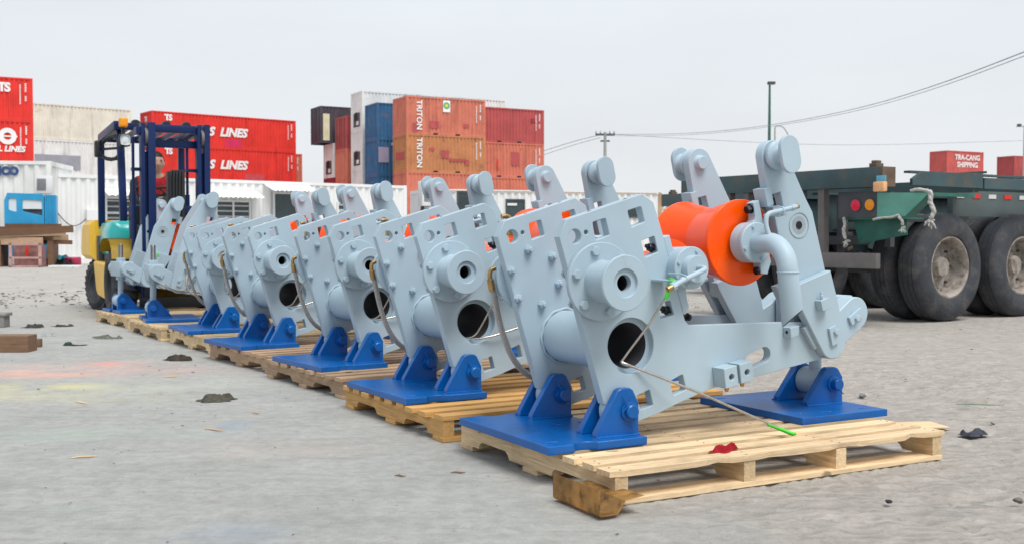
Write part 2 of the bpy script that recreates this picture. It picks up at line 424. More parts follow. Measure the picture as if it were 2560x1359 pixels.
# ------------------------------------------------------------------ pallets
NAIL = []
def make_pallet(mat, L=1.43, W=1.04, nslat=10, seed=1, broken=False):
    r = random.Random(seed)
    root = empty('pallet')
    for u in (.0, .495, .895, 1.365):
        notch = [(0, .018), (0, .085)]
        poly = [(.004, .018), (.14, .018), (.15, .032), (.17, .045), (.35, .045), (.368, .034), (.375, .018), (.66, .018), (.672, .034), (.69, .045), (.87, .045), (.888, .034), (.895, .018),
                (W, .018), (W, .0845), (.004, .0845)]
        mb = MB(); mb.prism(poly, lambda a, b, d: Vector((d, a, b)), u+.004, u+.05)
        mb.build('stringer', STR[mat.name], root, smooth=0)
    v = 0.0
    pitch = (W-.08)/(nslat-1)
    for i in range(nslat):
        v = i*pitch; a = r.uniform(-.006, .012); wd = .069+r.uniform(-.006, .008)
        if i == 0: wd = .076
        e0 = r.uniform(-.012, .012)-.012; e1 = L+r.uniform(-.025, .012)
        n = 28; top = []; bot = []
        mb = MB()
        for k in range(n+1):
            u = e0+(e1-e0)*k/n
            jag = 0.0
            if broken and i == 0: jag = max(0, noise.noise(Vector((u*9, 0, 2))))*.03
            f = v+jag; bk = v+wd+noise.noise(Vector((u*3, i, 1)))*.002
            w_ = noise.noise(Vector((u*2, i*3, 0)))*.0015
            zb = .085+w_+jag*.35
            top.append((u, f, zb, bk))
        vs = []
        for (u, f, zb, bk) in top:
            zt = .1030 if True else 0
            vs.append([mb.bm.verts.new(p) for p in ((u, f, max(zb, .0852)), (u, bk, .0852), (u, bk, zt), (u, f, zt))])
        for p, q in zip(vs, vs[1:]):
            for c in range(4): mb.bm.faces.new((p[c], p[(c+1) % 4], q[(c+1) % 4], q[c]))
        mb.bm.faces.new(vs[0]); mb.bm.faces.new(vs[-1])
        db_ = mb.build('deck_board', mat, root, smooth=25)
        if broken:
            for uu in (.027, .522, .922, 1.392):
                for q in (.02, .055):
                    if not NAIL: nb_ = MB(); nb_.lathe((0, 0, 0), (0, 0, 1), [(0, .0038), (.0007, .0034), (.0007, 0)], 10); NAIL.append(nb_.build('nail', DARKBOLT, db_)); no = NAIL[0]
                    else: no = link('nail', NAIL[0].data, None, db_)
                    no.location = (uu+r.uniform(-.008, .008), v+q+r.uniform(-.006, .006), .1029)
    for (b0, b1) in ((0, .095), (.46, .56), (W-.1, W)):
        mb = MB(); mb.box(.0, L-.015, b0, b1, .0005, .0178, .002); mb.build('bottom_board', mat, root, smooth=0)
    return root
PAL = [(0, 0, 0.3, PALE, 'pale pine pallet under the nearest machine, front board splintered'),
       (-.03, 1.144, 1.6, AMBER, 'amber orange wood pallet, second from the camera'),
       (.01, 2.40, 5.0, BROWNW, 'brownish grey wood pallet, third from the camera'),
       (-.03, 3.51, 6.5, BROWNW, 'weathered pinkish brown pallet, fourth from the camera'),
       (-.087, 4.72, 4.5, PINE, 'yellow pine pallet, fifth in the row, partly hidden by the fourth'),
       (-.208, 5.87, 3.5, PINE, 'light pine pallet under the nearer rod ended machine'),
       (-.24, 7.16, 7.0, PINE, 'light pine pallet farthest away, beside the forklift wheel')]
pal0 = {}
for i, (u, v, yw, mat, lab) in enumerate(PAL):
    key = mat.name
    if i == 0: p = make_pallet(mat, 1.43, 1.04, 10, 3, True)
    elif key not in pal0: p = make_pallet(mat, 1.42, 1.03, 9, 10+i); pal0[key] = p
    else: p = copy_tree(pal0[key])
    p.location = uv(u, v); p.rotation_euler = (0, 0, ANG+R(yw))
    tag(p, lab, 'pallet', 'wooden pallets under the machines')
# ------------------------------------------------------------------ the machines
M0 = Matrix.Translation((-.6, -.619, -.103))
MIR = Matrix(((1, 0, 0, 0), (0, -1, 0, 1.238), (0, 0, 1, 0), (0, 0, 0, 1)))
VAX = Vector((0, 1, 0))
def bolt_circle(cx, cz, r, n, a0): return [(cx+r*math.cos(R(a0+360*i/n)), cz+r*math.sin(R(a0+360*i/n))) for i in range(n)]
BLACKH = paint('hole_shade', (.010, .011, .013), .9, .2, 8, 0)  # near-black colour carries the shade inside the bores
PIPEIN = paint('pipe_inside_shade', (.15, .175, .19), .8, .2, 8, 0)  # darker than the pipe paint: inner shade put into the colour
DARKBORE = paint('bore_shade', (.045, .045, .052), .8, .2, 8, .1)  # dark colour carries the shade inside the cross tube
def make_machine():
    root = empty('roller_frame')
    def B(mb, name, mat, parent=root, far=False, **k):
        o = mb.build(name, mat, parent, M=(M0 @ MIR if far else M0) , **k)
        return o
    frame = [(.0635, .853), (.0385, .796), (.2135, .235)]+arc(.285, .21, .068, 160, 285, 10)+[(.366, .169), (.44, .187), (.514, .212), (.609, .24), (.687, .261), (.872, .286), (1.19, .333)] \
        + arc(1.225, .395, .052, -70, 70, 10)+[(1.2, .478), (1.008, .481), (.572, .487), (.553, .505), (.543, .535), (.455, .806), (.415, .915), (.367, .943)]
    holes = [rquad([(.166, .846), (.218, .860), (.235, .803), (.179, .784)]), rquad([(.307, .886), (.363, .901), (.379, .848), (.323, .828)]),
             rquad([(.364, .784), (.419, .800), (.435, .745), (.380, .725)]), rquad([(.437, .565), (.488, .579), (.506, .527), (.448, .512)]),
             rquad([(.489, .296), (.544, .317), (.561, .261), (.504, .243)]), rquad([(.346, .254), (.402, .273), (.418, .217), (.365, .204)]),
             circ(.097, .798, .025), circ(.141, .812, .008, 16), obround((.858, .347), (.92, .366), .028), circ(.322, .427, .096, 56)]
    for far in (False, True):
        me = plate_mesh(frame, holes, .385, .423, .0016)
        sp = B(MB().mesh(me), 'side_plate', GREY, far=far)
        for t_ in (.33, .81):
            mb = MB(); mb.lathe((.0635+.3035*t_, .404, .853+.09*t_-.0008), Vector((-.284, 0, .959)), [(0, .0065), (.0014, .0065), (.0014, 0)], 14); B(mb, 'tapped_hole_shade', DARKBOLT, sp, far=far)  # flat black disc paints the shade of a small hole
        # rim of dark bolts in the right hand windows
        for (cu, cz) in ((.412, .762), (.477, .545)):
            mb = MB(); ax = Vector((-.96, 0, .28))
            mb.hexb((cu+.012, .404, cz-.004), ax, .0145, .016, True, .013)
            mb.cyl((cu+.012, .404, cz-.004), (cu+.10, .404, cz-.03), .006, 12)
            mb.hexb((cu+.098, .404, cz-.029), -ax, .013, .012, True)
            B(mb, 'bolt', DARKBOLT, far=far)
        # bolted hub flange on the outside, six bolts, nuts inside
        mb = MB(); c = (.192, .3845, .649)
        mb.lathe((.192, .3845, .649), -VAX, [(0, .05), (0, .128), (.0025, .1308), (.0155, .1308), (.018, .1285), (.018, .0715), (.021, .0700), (.143, .0690), (.1432, .0875), (.146, .0905), (.154, .0905), (.157, .088), (.157, .0475), (.156, .0465), (.147, .0455), (.1465, .0272), (.02, .0272), (.02, .03), (0, .05)], 72, cap=False)
        hub = B(mb, 'hub', GREY, far=far)
        mb = MB(); mb.lathe((.192, .37, .649), -VAX, [(0, .0), (.0, .0265), (.109, .0268)], 32, cap=False); B(mb, 'hub_bore_shade', BLACKH, hub, far=far, fix=False)  # black lining paints the shade deep in the hub bore
        for (a, b) in bolt_circle(.192, .649, .105, 6, 46):
            mb = MB(); mb.hexb((a, .3665, b), -VAX, .0165, .013, False); B(mb, 'bolt_head', GREY, hub, far=far)
            mb = MB(); mb.hexb((a, .4235, b), VAX, .0150, .016, True, .011); B(mb, 'nut', GREY, hub, far=far)
        # weld bead round the cross tube
        mb = MB(); pts = []
        for i in range(72):
            a = 2*math.pi*i/72; rr = .1015+.0018*math.sin(i*5.3); pts.append((.322+rr*math.cos(a), .4245, .427+rr*math.sin(a)))
        pts.append(pts[0]); mb.tube(pts, .0055, 8, False); B(mb, 'weld_bead', GREY, far=far)
        # hydraulic clamp blocks under the beam
        for q, cm in (([(.674, .334), (.733, .344), (.744, .272), (.685, .264)], COPPER), ([(.745, .346), (.803, .356), (.815, .286), (.755, .277)], BRASS)):
            cx = sum(p[0] for p in q)/4; cz = sum(p[1] for p in q)/4
            me = plate_mesh(q, [circ(cx+.002, cz, .0112, 20)], .320, .3845, .002)
            blk = B(MB().mesh(me), 'valve_block', GREY, far=far)
            mb = MB(); mb.cyl((cx+.002, .380, cz), (cx+.002, .345, cz), .0112, 16); B(mb, 'port', DARKBOLT, blk, far=far)
            mb = MB(); x = (q[2][0]+q[3][0])/2-.012; z = (q[2][1]+q[3][1])/2
            mb.lathe((x, .338, z+.004), (0, 0, -1), [(0, .008), (.012, .0085), (.016, .0078), (.022, .0055), (.023, 0)], 18); B(mb, 'plug', cm, blk, far=far)
        # small drilled stop block and slanted guide bar
        me = plate_mesh([(1.006, .463), (1.050, .470), (1.049, .434), (1.011, .426)], [], .345, .3845, .0015)
        st = B(MB().mesh(me), 'stop_block', GREY, far=far)
        mb = MB(); mb.lathe((1.0075, .365, .446), Vector((-1, 0, .1)), [(0, .006), (.0012, .006), (.0012, 0)], 16); B(mb, 'tapped_hole_shade', DARKBOLT, st, far=far)  # black disc on the block paints the hole's shade
        me = plate_mesh([(1.089, .457), (1.113, .474), (1.171, .39), (1.148, .374)], [], .362, .3845, .0015); B(MB().mesh(me), 'guide_bar', GREY, far=far)
        # swing arm: upper plate, forked doubler plates, lug
        arm = arc(.957, 1.094, .057, 34, 188, 18)+[(.925, .975), (.947, .93), (1.037, .60), (1.039, .568), (1.052, .553), (1.262, .503), (1.252, .545), (1.215, .679), (1.15, .89), (1.119, .935)]
        arm_h = [rquad([(.939, .950), (.989, .962), (1.005, .909), (.957, .897)], .002), circ(1.080, .840, .0145, 20)]
        me = plate_mesh(arm, arm_h, .385, .423, .0018); ap = B(MB().mesh(me), 'swing_arm', GREY, far=far)
        mb = MB()
        mb.lathe((1.0815, .386, .840), -VAX, [(0, .0145), (0, .033), (.0012, .0345), (.0012, .0145)], 40, cap=False)
        mb.lathe((1.0815, .3848, .840), -VAX, [(-.001, .0455), (.0022, .0462), (.0022, .0485), (0, .0495)], 48, cap=False)
        bsh = B(mb, 'bushing', BORE, ap, far=far)
        mb = MB(); mb.lathe((1.0815, .3838, .840), -VAX, [(0, 0), (0, .0150), (.0008, .0150), (.0008, 0)], 24); B(mb, 'bore_hole_shade', BLACKH, bsh, far=far)  # black disc over the bushing paints the shade in its hole
        me = plate_mesh(rquad([(.900, .971), (.932, .978), (.948, .915), (.918, .905)], .002), [], .372, .436, .0015); B(MB().mesh(me), 'ledge_block', GREY, ap, far=far)
        dbl = [(1.013, .612), (1.208, .671), (1.251, .545), (1.288, .41)]+arc(1.225, .40, .0635, 0, -152, 14)+[(1.026, .585)]
        for k, (d0, d1) in enumerate(((.347, .3835), (.4245, .461))):
            me = plate_mesh(dbl, [], d0, d1, .003); db = B(MB().mesh(me), 'fork_plate', GREY, far=far)
            if k == 0:
                mb = MB()   # keeper plate with bolt in front of the pivot pin
                mb.lathe((1.222, .3468, .398), -VAX, [(0, .021), (.0012, .021), (.0012, 0)], 32, cap=False)
                B(mb, 'pivot_pin', GREY, db, far=far)
                me = plate_mesh([(1.193, .454), (1.228, .466), (1.245, .399), (1.211, .387)], [], .336, .3462, .001); kp = B(MB().mesh(me), 'keeper_plate', GREY, db, far=far)
                mb = MB(); mb.hexb((1.226, .336, .441), -VAX, .0125, .010, False); B(mb, 'bolt_head', GREY, kp, far=far)
                me = plate_mesh([(1.127, .560), (1.165, .572), (1.182, .533), (1.139, .523)], [], .315, .3468, .0012); nb = B(MB().mesh(me), 'grease_block', GREY, db, far=far)
                mb = MB(); mb.lathe((1.146, .33, .563), Vector((-.1, 0, 1)), [(0, .0045), (.008, .0045), (.009, .007), (.017, .007), (.019, .005), (.027, .0055), (.031, .004), (.032, 0)], 14); B(mb, 'grease_nipple', GREY, nb, far=far)
        lug = [(1.27, .42), (1.292, .372), (1.333, .392), (1.415, .445)]+arc(1.385, .502, .063, -58, 118, 16)+[(1.300, .518), (1.262, .50)]
        me = plate_mesh(lug, [], .387, .459, .003); lg = B(MB().mesh(me), 'lug', GREY, far=far)
        mb = MB(); mb.lathe((1.385, .3868, .503), -VAX, [(0, .026), (.001, .026), (.001, 0)], 36, cap=False); B(mb, 'pin_end', GREY, lg, far=far)
        me = plate_mesh([(1.336, .488), (1.398, .525), (1.413, .492), (1.353, .456)], [], .3755, .3860, .001); kp = B(MB().mesh(me), 'keeper_plate', GREY, lg, far=far)
        mb = MB(); mb.hexb((1.376, .3755, .484), -VAX, .0125, .010, False); B(mb, 'bolt_head', GREY, kp, far=far)
        # roller knob on top of the arm
        mb = MB(); c = (.957, .3855, 1.094)
        mb.lathe(c, -VAX, [(0, .036), (.008, .034), (.010, .0505), (.014, .0535), (.026, .0535), (.031, .049), (.035, .036), (.045, .031), (.058, .031), (.070, .040), (.0745, .043)], 44)
        kb = B(mb, 'guide_roller', GREY, ap, far=far)
        o2 = [(x, z) for x, z in obround((.9515, 1.118), (.9625, 1.070), .0445, 16)]
        me = plate_mesh(o2, [], .295, .3105, .0016); B(MB().mesh(me), 'flange_plate', GREY, kb, far=far)
        mb = MB(); mb.lathe((.957, .4225, 1.092), VAX, [(0, .033), (.004, .030), (.012, .0255), (.0225, .0255), (.024, .024), (.024, 0)], 36); B(mb, 'boss', GREY, ap, far=far)
        # upper bearing housing on the arm edge
        hs = [(.864, .920), (.8905, .930)]+[(.923, .815), (.952, .705), (.935, .660), (.905, .662)]+arc(.860, .776, .0735, -60, -272, 22)+[(.873, .860), (.874, .873)]
        me = plate_mesh(hs, [], .3895, .428, .0018); bh = B(MB().mesh(me), 'bearing_housing', GREY, far=far)
        mb = MB(); mb.lathe((.860, .428, .776), -VAX, [(0, .0715), (.036, .0715), (.040, .0735), (.062, .0735), (.066, .070), (.066, 0)], 60); B(mb, 'housing_cap', GREY, bh, far=far)
        for a, b in bolt_circle(.860, .776, .061, 4, 20+0):
            mb = MB(); mb.hexb((a, .362, b), -VAX, .0065, .006, False); B(mb, 'cap_screw', GREY, bh, far=far)
        for (a, b) in ((.868, .899), (.914, .676)):
            mb = MB(); mb.hexb((a-.002, .408, b), (-.96, 0, -.28), .016, .018, True); B(mb, 'bolt', DARKBOLT, bh, far=far)
        # lower bearing housing bolted to the plate edge
        lh = [(.4605, .795), (.487, .803), (.502, .755), (.508, .752)]+arc(.540, .690, .0715, 118, -66, 20)+[(.560, .612), (.566, .575), (.574, .553), (.570, .541), (.5475, .533)]
        me = plate_mesh(lh, [], .389, .430, .0016); lb = B(MB().mesh(me), 'lower_bearing', GREY, far=far)
        mb = MB(); mb.lathe((.540, .43, .690), -VAX, [(0, .069), (.06, .069), (.064, .0735), (.0965, .0735), (.099, .071), (.099, .02)], 60, cap=False)
        mb.lathe((.540, .332, .687), -VAX, [(0, .047), (.031, .047), (.0335, .0455), (.0335, 0)], 52); B(mb, 'bearing_cap', GREY, lb, far=far)
        for a, b in bolt_circle(.540, .690, .061, 4, 72):
            mb = MB(); mb.hexb((a, .331, b), -VAX, .0065, .006, False); B(mb, 'cap_screw', GREY, lb, far=far)
    # cross tube (open right through)
    mb = MB(); mb.lathe((.322, .409, .427), VAX, [(0, .079), (0, .0965), (.42, .0965), (.42, .079), (0, .079)], 72, cap=False); B(mb, 'cross_tube', GREY)
    mb = MB(); mb.lathe((.322, .4085, .427), VAX, [(0, .0788), (.421, .0788)], 64, cap=False); B(mb, 'tube_bore_shade', DARKBORE, fix=False)  # dark lining paints the shade inside the open tube
    # diabolo rollers
    mb = MB(); mb.lathe((.860, .443, .776), VAX, [(0, .05), (.004, .156), (.007, .1585), (.018, .1585), (.021, .1565), (.176, .126), (.331, .1565), (.334, .1585), (.345, .1585), (.348, .156), (.352, .05)], 96)
    B(mb, 'main_roller', ORANGE, smooth=16)
    mb = MB(); mb.lathe((.540, .443, .690), VAX, [(0, .04), (.003, .098), (.012, .099), (.10, .062), (.176, .055), (.252, .062), (.34, .099), (.349, .098), (.352, .04)], 72); B(mb, 'lower_roller', ORANGE, smooth=28)
    mb = MB(); mb.cyl((.86, .42, .776), (.86, .82, .776), .045, 28); mb.cyl((.54, .42, .69), (.54, .82, .69), .03, 28); B(mb, 'roller_shaft', GREY)
    # arm tie bar and trunnion with threaded rod
    mb = MB(); mb.cyl((1.222, .42, .398), (1.222, .82, .398), .0205, 28); mb.cyl((1.385, .44, .503), (1.385, .80, .503), .024, 28); B(mb, 'pivot_shaft', GREY)
    mb = MB(); mb.box(1.322, 1.450, .468, .770, .432, .566, .006); tb = B(mb, 'trunnion_block', GREY)
    mb = MB(); mb.cyl((1.400, .619, .26), (1.396, .619, .44), .025, 28); rod = B(mb, 'support_rod', GREY)
    mb = MB()
    mb.lathe((1.396, .619, .56), (0, 0, 1), [(0, .0205)]+[(.004*i+.002, .0205+(.0008 if i % 2 else -.0008)) for i in range(1, 40)]+[(.165, .018)], 24); B(mb, 'threaded_end', THREAD, rod)
    mb = MB(); mb.lathe((1.396, .619, .5665), (0, 0, 1), [(0, .042), (.031, .042), (.034, .037)], 6); B(mb, 'nut', GREY, rod); mb = MB(); mb.lathe((1.397, .619, .4315), (0, 0, -1), [(0, .042), (.031, .042), (.034, .037)], 6); B(mb, 'nut', GREY, rod)
    mb = MB(); mb.cyl((1.405, .556, .210), (1.405, .682, .210), .056, 48, .003); rr = B(mb, 'rod_eye', GREY, rod)
    # front base
    x0, x1, y0, y1, zb, zt = -.056, .328, .297, .941, .103, .1305
    def notch(ya, yb, s):
        return [(.040, ya), (.046, ya+.012*s), (.062, ya+.022*s), (.085, ya+.026*s), (.108, ya+.022*s), (.126, ya+.008*s), (.133, ya)]
    op = [(x0, y0)]+notch(y0, 0, 1)+[(x1, y0), (x1, y1)]+list(reversed(notch(y1, 0, -1)))+[(x0, y1)]
    def flat(outline, hls, z0, z1, bev=.002):
        me = plate_mesh(outline, hls, z0, z1, bev)
        for v in me.vertices: v.co = (v.co.x, v.co.z, v.co.y)
        return MB().mesh(me)
    sl = lambda cx, cy: obround((cx-.018, cy), (cx+.018, cy), .0062, 6)
    fb = B(flat(op, [sl(-.005, .363), sl(-.005, .875), sl(.17, .640), sl(-.005+.30, .640)], zb, zt), 'front_base', BLUE)
    ck = [(.158, zt), (.158, .1465), (.242, .283), (.256, .290), (.291, .290), (.303, .283), (.327, .237), (.327, zt)]
    for mid in (.404, .834):
        for s in (-1, 1):
            y = mid+s*.0455; me = plate_mesh(ck, [], y-.0145, y+.0145, .002)
            cheek = B(MB().mesh(me), 'bracket_cheek', BLUE, fb)
            mb = MB(); pts = [(x, y+s*.0165, zt+.0015+.0007*math.sin(x*300)) for x in [.155+i*.006 for i in range(30)]]
            mb.tube(pts, [.0048+.0008*math.sin(i*2.1) for i in range(30)], 8); B(mb, 'weld_bead', BLUE, cheek)
        mb = MB(); mb.lathe((.287, mid-.060, .213), -VAX, [(-.02, .031), (.0, .031), (.003, .0335), (.006, .0335), (.008, .024), (.024, .024), (.027, .0205), (.027, 0)], 36)
        mb.lathe((.287, mid+.060, .213), VAX, [(-.02, .031), (.003, .0335), (.006, .0335), (.008, .024), (.024, .024), (.027, .0205), (.027, 0)], 36)
        mb.cyl((.287, mid-.06, .213), (.287, mid+.06, .213), .02, 20)
        pn = B(mb, 'pin', BLUE, fb)
        mb = MB(); y = mid-.078
        mb.tube([(.262, y+.012, .262), (.268, y+.004, .245), (.274, y, .236), (.262, y-.001, .226), (.250, y+.002, .214)], .0022, 6, smooth=1)
        B(mb, 'split_pin', BLUE, pn); mb = MB(); mb.tube([(.300, y, .190), (.307, y-.003, .180), (.303, y-.006, .172), (.298, y-.003, .178), (.300, y, .190)], .0022, 6, smooth=1)
        B(mb, 'split_pin', BLUE, pn)
    # rear base
    X0, X1, Y0, Y1 = 1.048, 1.488, .322, .918
    op = [(X0, Y0), (X1, Y0), (X1, .575), (X1-.06, .575), (X1-.06, .663), (X1, .663), (X1, Y1), (X0, Y1)]
    rb = B(flat(op, [sl(1.10, .40), sl(1.42, .385), sl(1.10, .85), sl(1.42, .85), sl(1.235, .385)], zb, zt), 'rear_base', BLUE)
    ck = [(1.265, zt), (1.265, .146), (1.365, .270), (1.378, .277), (1.415, .277), (1.43, .270), (1.455, .235), (1.455, zt)]
    for y in (.556-.018, .682+.018):
        me = plate_mesh(ck, [], y-.0155, y+.0155, .002); cheek = B(MB().mesh(me), 'bracket_cheek', BLUE, rb)
        s = -1 if y < .6 else 1
        mb = MB(); mb.tube([(1.262+i*.0065, y+s*.0175, zt+.0015) for i in range(30)], [.0048+.0008*math.sin(i*2.1) for i in range(30)], 8); B(mb, 'weld_bead', BLUE, cheek)
    mb = MB(); mb.lathe((1.405, .5225, .210), -VAX, [(-.02, .031), (0, .033), (.005, .033), (.007, .0235), (.032, .0235), (.034, .021), (.034, 0)], 32)
    mb.lathe((1.405, .7155, .210), VAX, [(-.02, .031), (0, .033), (.005, .033), (.007, .0235), (.032, .0235), (.034, .021), (.034, 0)], 32); mb.cyl((1.405, .52, .21), (1.405, .72, .21), .0205, 20); pn = B(mb, 'pin', BLUE, rb)
    mb = MB(); mb.tube([(1.378, .496, .245), (1.383, .492, .225), (1.392, .490, .20), (1.412, .486, .182), (1.428, .490, .172)], .002, 6, smooth=1)
    B(mb, 'split_pin', BLUE, pn); mb = MB(); mb.tube([(1.39, .73, .225), (1.378, .745, .262)], .0025, 6); B(mb, 'split_pin', BLUE, pn)
    # water inlet elbow and its side pipe
    mb = MB(); Rb = .098; pts = [(.86, .366, .776), (.86, .31, .776)]
    pts += [(.862, .306-Rb*math.sin(R(a)), .776-Rb*(1-math.cos(R(a)))) for a in range(8, 91, 8)]
    pts += [(.864, .208, .678), (.869, .208, .64)]
    mb.tube(pts, .0362, 40, False)
    pts2 = [(.869, .208, .64), (.892, .207, .56)]
    el = B(mb, 'elbow_pipe', GREY)
    mb = MB(); n = 48; rings = []
    for (u, v, z, cut) in ((.862, .208, .682, 0), (.888, .208, .512, 1)):
        ring = []
        for q in (.0362, .0335):
            rg = []
            for k in range(n):
                a = 2*math.pi*k/n; x = math.cos(a)*q; y = math.sin(a)*q
                rg.append(mb.bm.verts.new((u+x, v+y, z+cut*(x*.55-y*.75)))); 
            ring.append(rg)
        rings.append(ring)
    for k in range(n):
        j = (k+1) % n
        mb.bm.faces.new((rings[0][0][k], rings[0][0][j], rings[1][0][j], rings[1][0][k]))
        mb.bm.faces.new((rings[1][0][k], rings[1][0][j], rings[1][1][j], rings[1][1][k]))
        mb.bm.faces.new((rings[0][0][k], rings[0][0][j], rings[0][1][j], rings[0][1][k]))
    B(mb, 'outlet_pipe', GREY, el)
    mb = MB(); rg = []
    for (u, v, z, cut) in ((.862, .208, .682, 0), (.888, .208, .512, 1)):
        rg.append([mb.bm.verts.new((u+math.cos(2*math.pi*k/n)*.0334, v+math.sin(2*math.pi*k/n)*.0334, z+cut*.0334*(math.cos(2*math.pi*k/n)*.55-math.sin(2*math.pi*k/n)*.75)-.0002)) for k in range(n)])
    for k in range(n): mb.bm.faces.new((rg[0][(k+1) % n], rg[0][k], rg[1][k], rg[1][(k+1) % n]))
    B(mb, 'pipe_inside_shade', PIPEIN, el, fix=False)  # inner wall coloured dark to paint the shade in the pipe
    mb = MB(); pts = [(.8645+.0372*math.cos(2*math.pi*k/40), .208+.0372*math.sin(2*math.pi*k/40), .674+.001*math.sin(k*2.3)) for k in range(41)]; mb.tube(pts, .0024, 8, False); B(mb, 'weld_bead', GREY, el)
    mb = MB(); mb.tube([(.852, .290, .800), (.845, .300, .835), (.846, .302, .864), (.858, .302, .880), (.885, .302, .885), (.93, .302, .893), (.965, .302, .901)], .0088, 14, smooth=2)
    sp = B(mb, 'side_pipe', GREY)
    mb = MB(); ax = Vector((.97, 0, .22)).normalized(); mb.lathe((.962, .302, .900), ax, [(0, .0088), (.004, .0125), (.018, .0125), (.020, .0105), (.030, .0105)], 6); B(mb, 'fitting', GREY, sp)
    mb = MB(); mb.lathe(Vector((.962, .302, .900))+ax*.028, ax, [(0, .0098), (.009, .0098), (.010, .007), (.010, 0)], 20); B(mb, 'fitting_end', BRASS, sp)
    mb = MB(); mb.box(.905, .945, .303, .382, .872, .880, .001); mb.tube([(.925, .388, .875), (.923, .30, .870), (.921, .290, .889), (.923, .30, .906), (.926, .388, .906)], .003, 8, smooth=1); B(mb, 'pipe_clamp', GREY, sp)
    # lower bearing oil pipe with brass end
    mb = MB(); mb.tube([(.541, .300, .692), (.541, .272, .692), (.541, .262, .690), (.528, .252, .684), (.45, .250, .657), (.395, .250, .632)], .0092, 14, smooth=2); op_ = B(mb, 'oil_pipe', GREY)
    ax = Vector((-.92, 0, -.40)).normalized()
    mb = MB(); mb.lathe((.410, .250, .6385), ax, [(0, .0095), (.003, .0145), (.018, .0145), (.02, .012)], 6); B(mb, 'fitting', GREY, op_)
    mb = MB(); mb.lathe(Vector((.410, .250, .6385))+ax*.019, ax, [(0, .0105), (.020, .0105), (.022, .0085), (.018, .006), (.018, 0)], 24); B(mb, 'fitting_end', BRASS, op_)
    mb = MB(); mb.box(.405, .455, .262, .384, .645, .652, .001); mb.tube([(.455, .38, .645), (.453, .255, .640), (.450, .240, .655), (.447, .250, .672), (.445, .34, .672)], .003, 8, smooth=1); B(mb, 'pipe_clamp', GREY, op_)
    # slim grease line from the bearing cap
    mb = MB(); mb.lathe((.495, .315, .657), Vector((-.8, -.2, -.45)), [(0, .006), (.006, .010), (.018, .010), (.022, .006), (.034, .0045)], 14); mb.tube([(.487, .313, .652), (.445, .306, .627), (.425, .302, .618)], .0028, 8); B(mb, 'grease_fitting', GREY)
    # braided hose on the back of the far plate
    hv = .93
    mb = MB(); mb.tube([(.072, hv, .615), (.084, hv, .575), (.10, hv, .50), (.118, hv-.005, .43), (.15, hv-.01, .35), (.195, hv-.015, .29), (.25, hv-.02, .258), (.33, hv-.03, .25), (.42, hv-.04, .27)], .0115, 16, smooth=2); ho = B(mb, 'braided_hose', BRAID)
    mb = MB(); mb.cyl((.066, hv, .64), (.075, hv, .598), .0135, 18, .001); mb.tube([(.066, hv, .64), (.064, hv, .66), (.070, hv, .675), (.088, hv, .680)], .009, 14, smooth=2); B(mb, 'hose_elbow', BRASS, ho)
    mb = MB(); mb.cyl((.15, hv, .80), (.152, hv, .85), .013, 18, .001); mb.tube([(.152, hv, .85), (.15, hv, .868), (.135, hv, .875), (.115, hv, .872)], .009, 14, smooth=2); B(mb, 'hose_elbow', BRASS, ho)
    return root
mach = make_machine()
MACH = [(0.29, .002, .006, 0, 'grey roller frame nearest the camera, its orange drum and elbow pipe in full view'),
        (2.2, -.004, 1.199, 0, 'grey roller frame second from the camera, on the amber orange pallet'),
        (6.35, .008, 2.445, 0, 'grey roller frame third from the camera, between the amber pallet and the fourth frame'),
        (7.18, -.088, 3.701, 0, 'grey roller frame fourth from the camera, on the pinkish brown pallet'),
        (1.0, -.103, 4.883, 0, 'grey roller frame with one open bore, last one facing the same way as the nearest'),
        (-4.47, .076, 5.974, 1, 'grey roller frame turned round, nearer of the two with threaded rods and loose hose loop'),
        (6.97, -.004, 7.308, 1, 'grey roller frame turned round, farthest away, in front of the forklift mast')]
def grease_tube(root, which):
    mb = MB()
    if which == 1:
        pts = [(.418, .292, .622), (.405, .297, .600), (.36, .330, .505), (.306, .395, .395), (.290, .402, .376), (.30, .385, .366), (.45, .335, .307), (.872, .182, .118)]
        mb.tube([(.413, .294, .612), (.36, .330, .505), (.312, .388, .405), (.298, .398, .380)], .0045, 12, smooth=0)
        mb.tube([(.298, .398, .380), (.292, .40, .3715), (.302, .392, .366), (.33, .382, .356)], [.0052, .006, .0068, .005], 12, smooth=1)
        mb.tube([(.33, .382, .356), (.55, .300, .262), (.865, .190, .112)], .0045, 12)
        o = mb.build('grease_tube', STEEL, root, M=M0)
        mb = MB(); mb.lathe((.424, .286, .657), Vector((-.35, .05, -.93)), [(0, .010), (.002, .0145), (.022, .0145), (.024, .010)], 6)
        mb.lathe((.416, .289, .634), Vector((-.35, .05, -.93)), [(0, .010), (.008, .0105), (.014, .008), (.03, .0075), (.05, .0062)], 16)
        mb.build('green_cap', GREEN, o, M=M0)
        mb = MB(); mb.tube([(.785, .218, .146), (.85, .196, .119), (.872, .188, .109), (.885, .184, .109)], [.0055, .0065, .0072, .005], 12, smooth=1); mb.build('green_cap', GREEN, o, M=M0)
    else:
        mb.tube([(.455, .300, .640), (.400, .330, .545), (.345, .385, .40), (.325, .405, .362), (.295, .425, .352), (.24, .46, .36)], .0045, 10, smooth=2)
        mb.tube([(.24, .46, .36), (.295, .415, .350), (.36, .365, .355), (.50, .345, .392), (.74, .34, .45)], .0045, 10, smooth=1)
        o = mb.build('grease_tube', STEEL, root, M=M0)
for i, (yw, du, dv, rev, lab) in enumerate(MACH):
    m = mach if i == 0 else copy_tree(mach)
    m.location = uv(.6+du, .619+dv, .103); m.rotation_euler = (0, 0, ANG+R(yw)+(math.pi if rev else 0))
    tag(m, lab, 'machine', 'roller frames lined up on pallets')
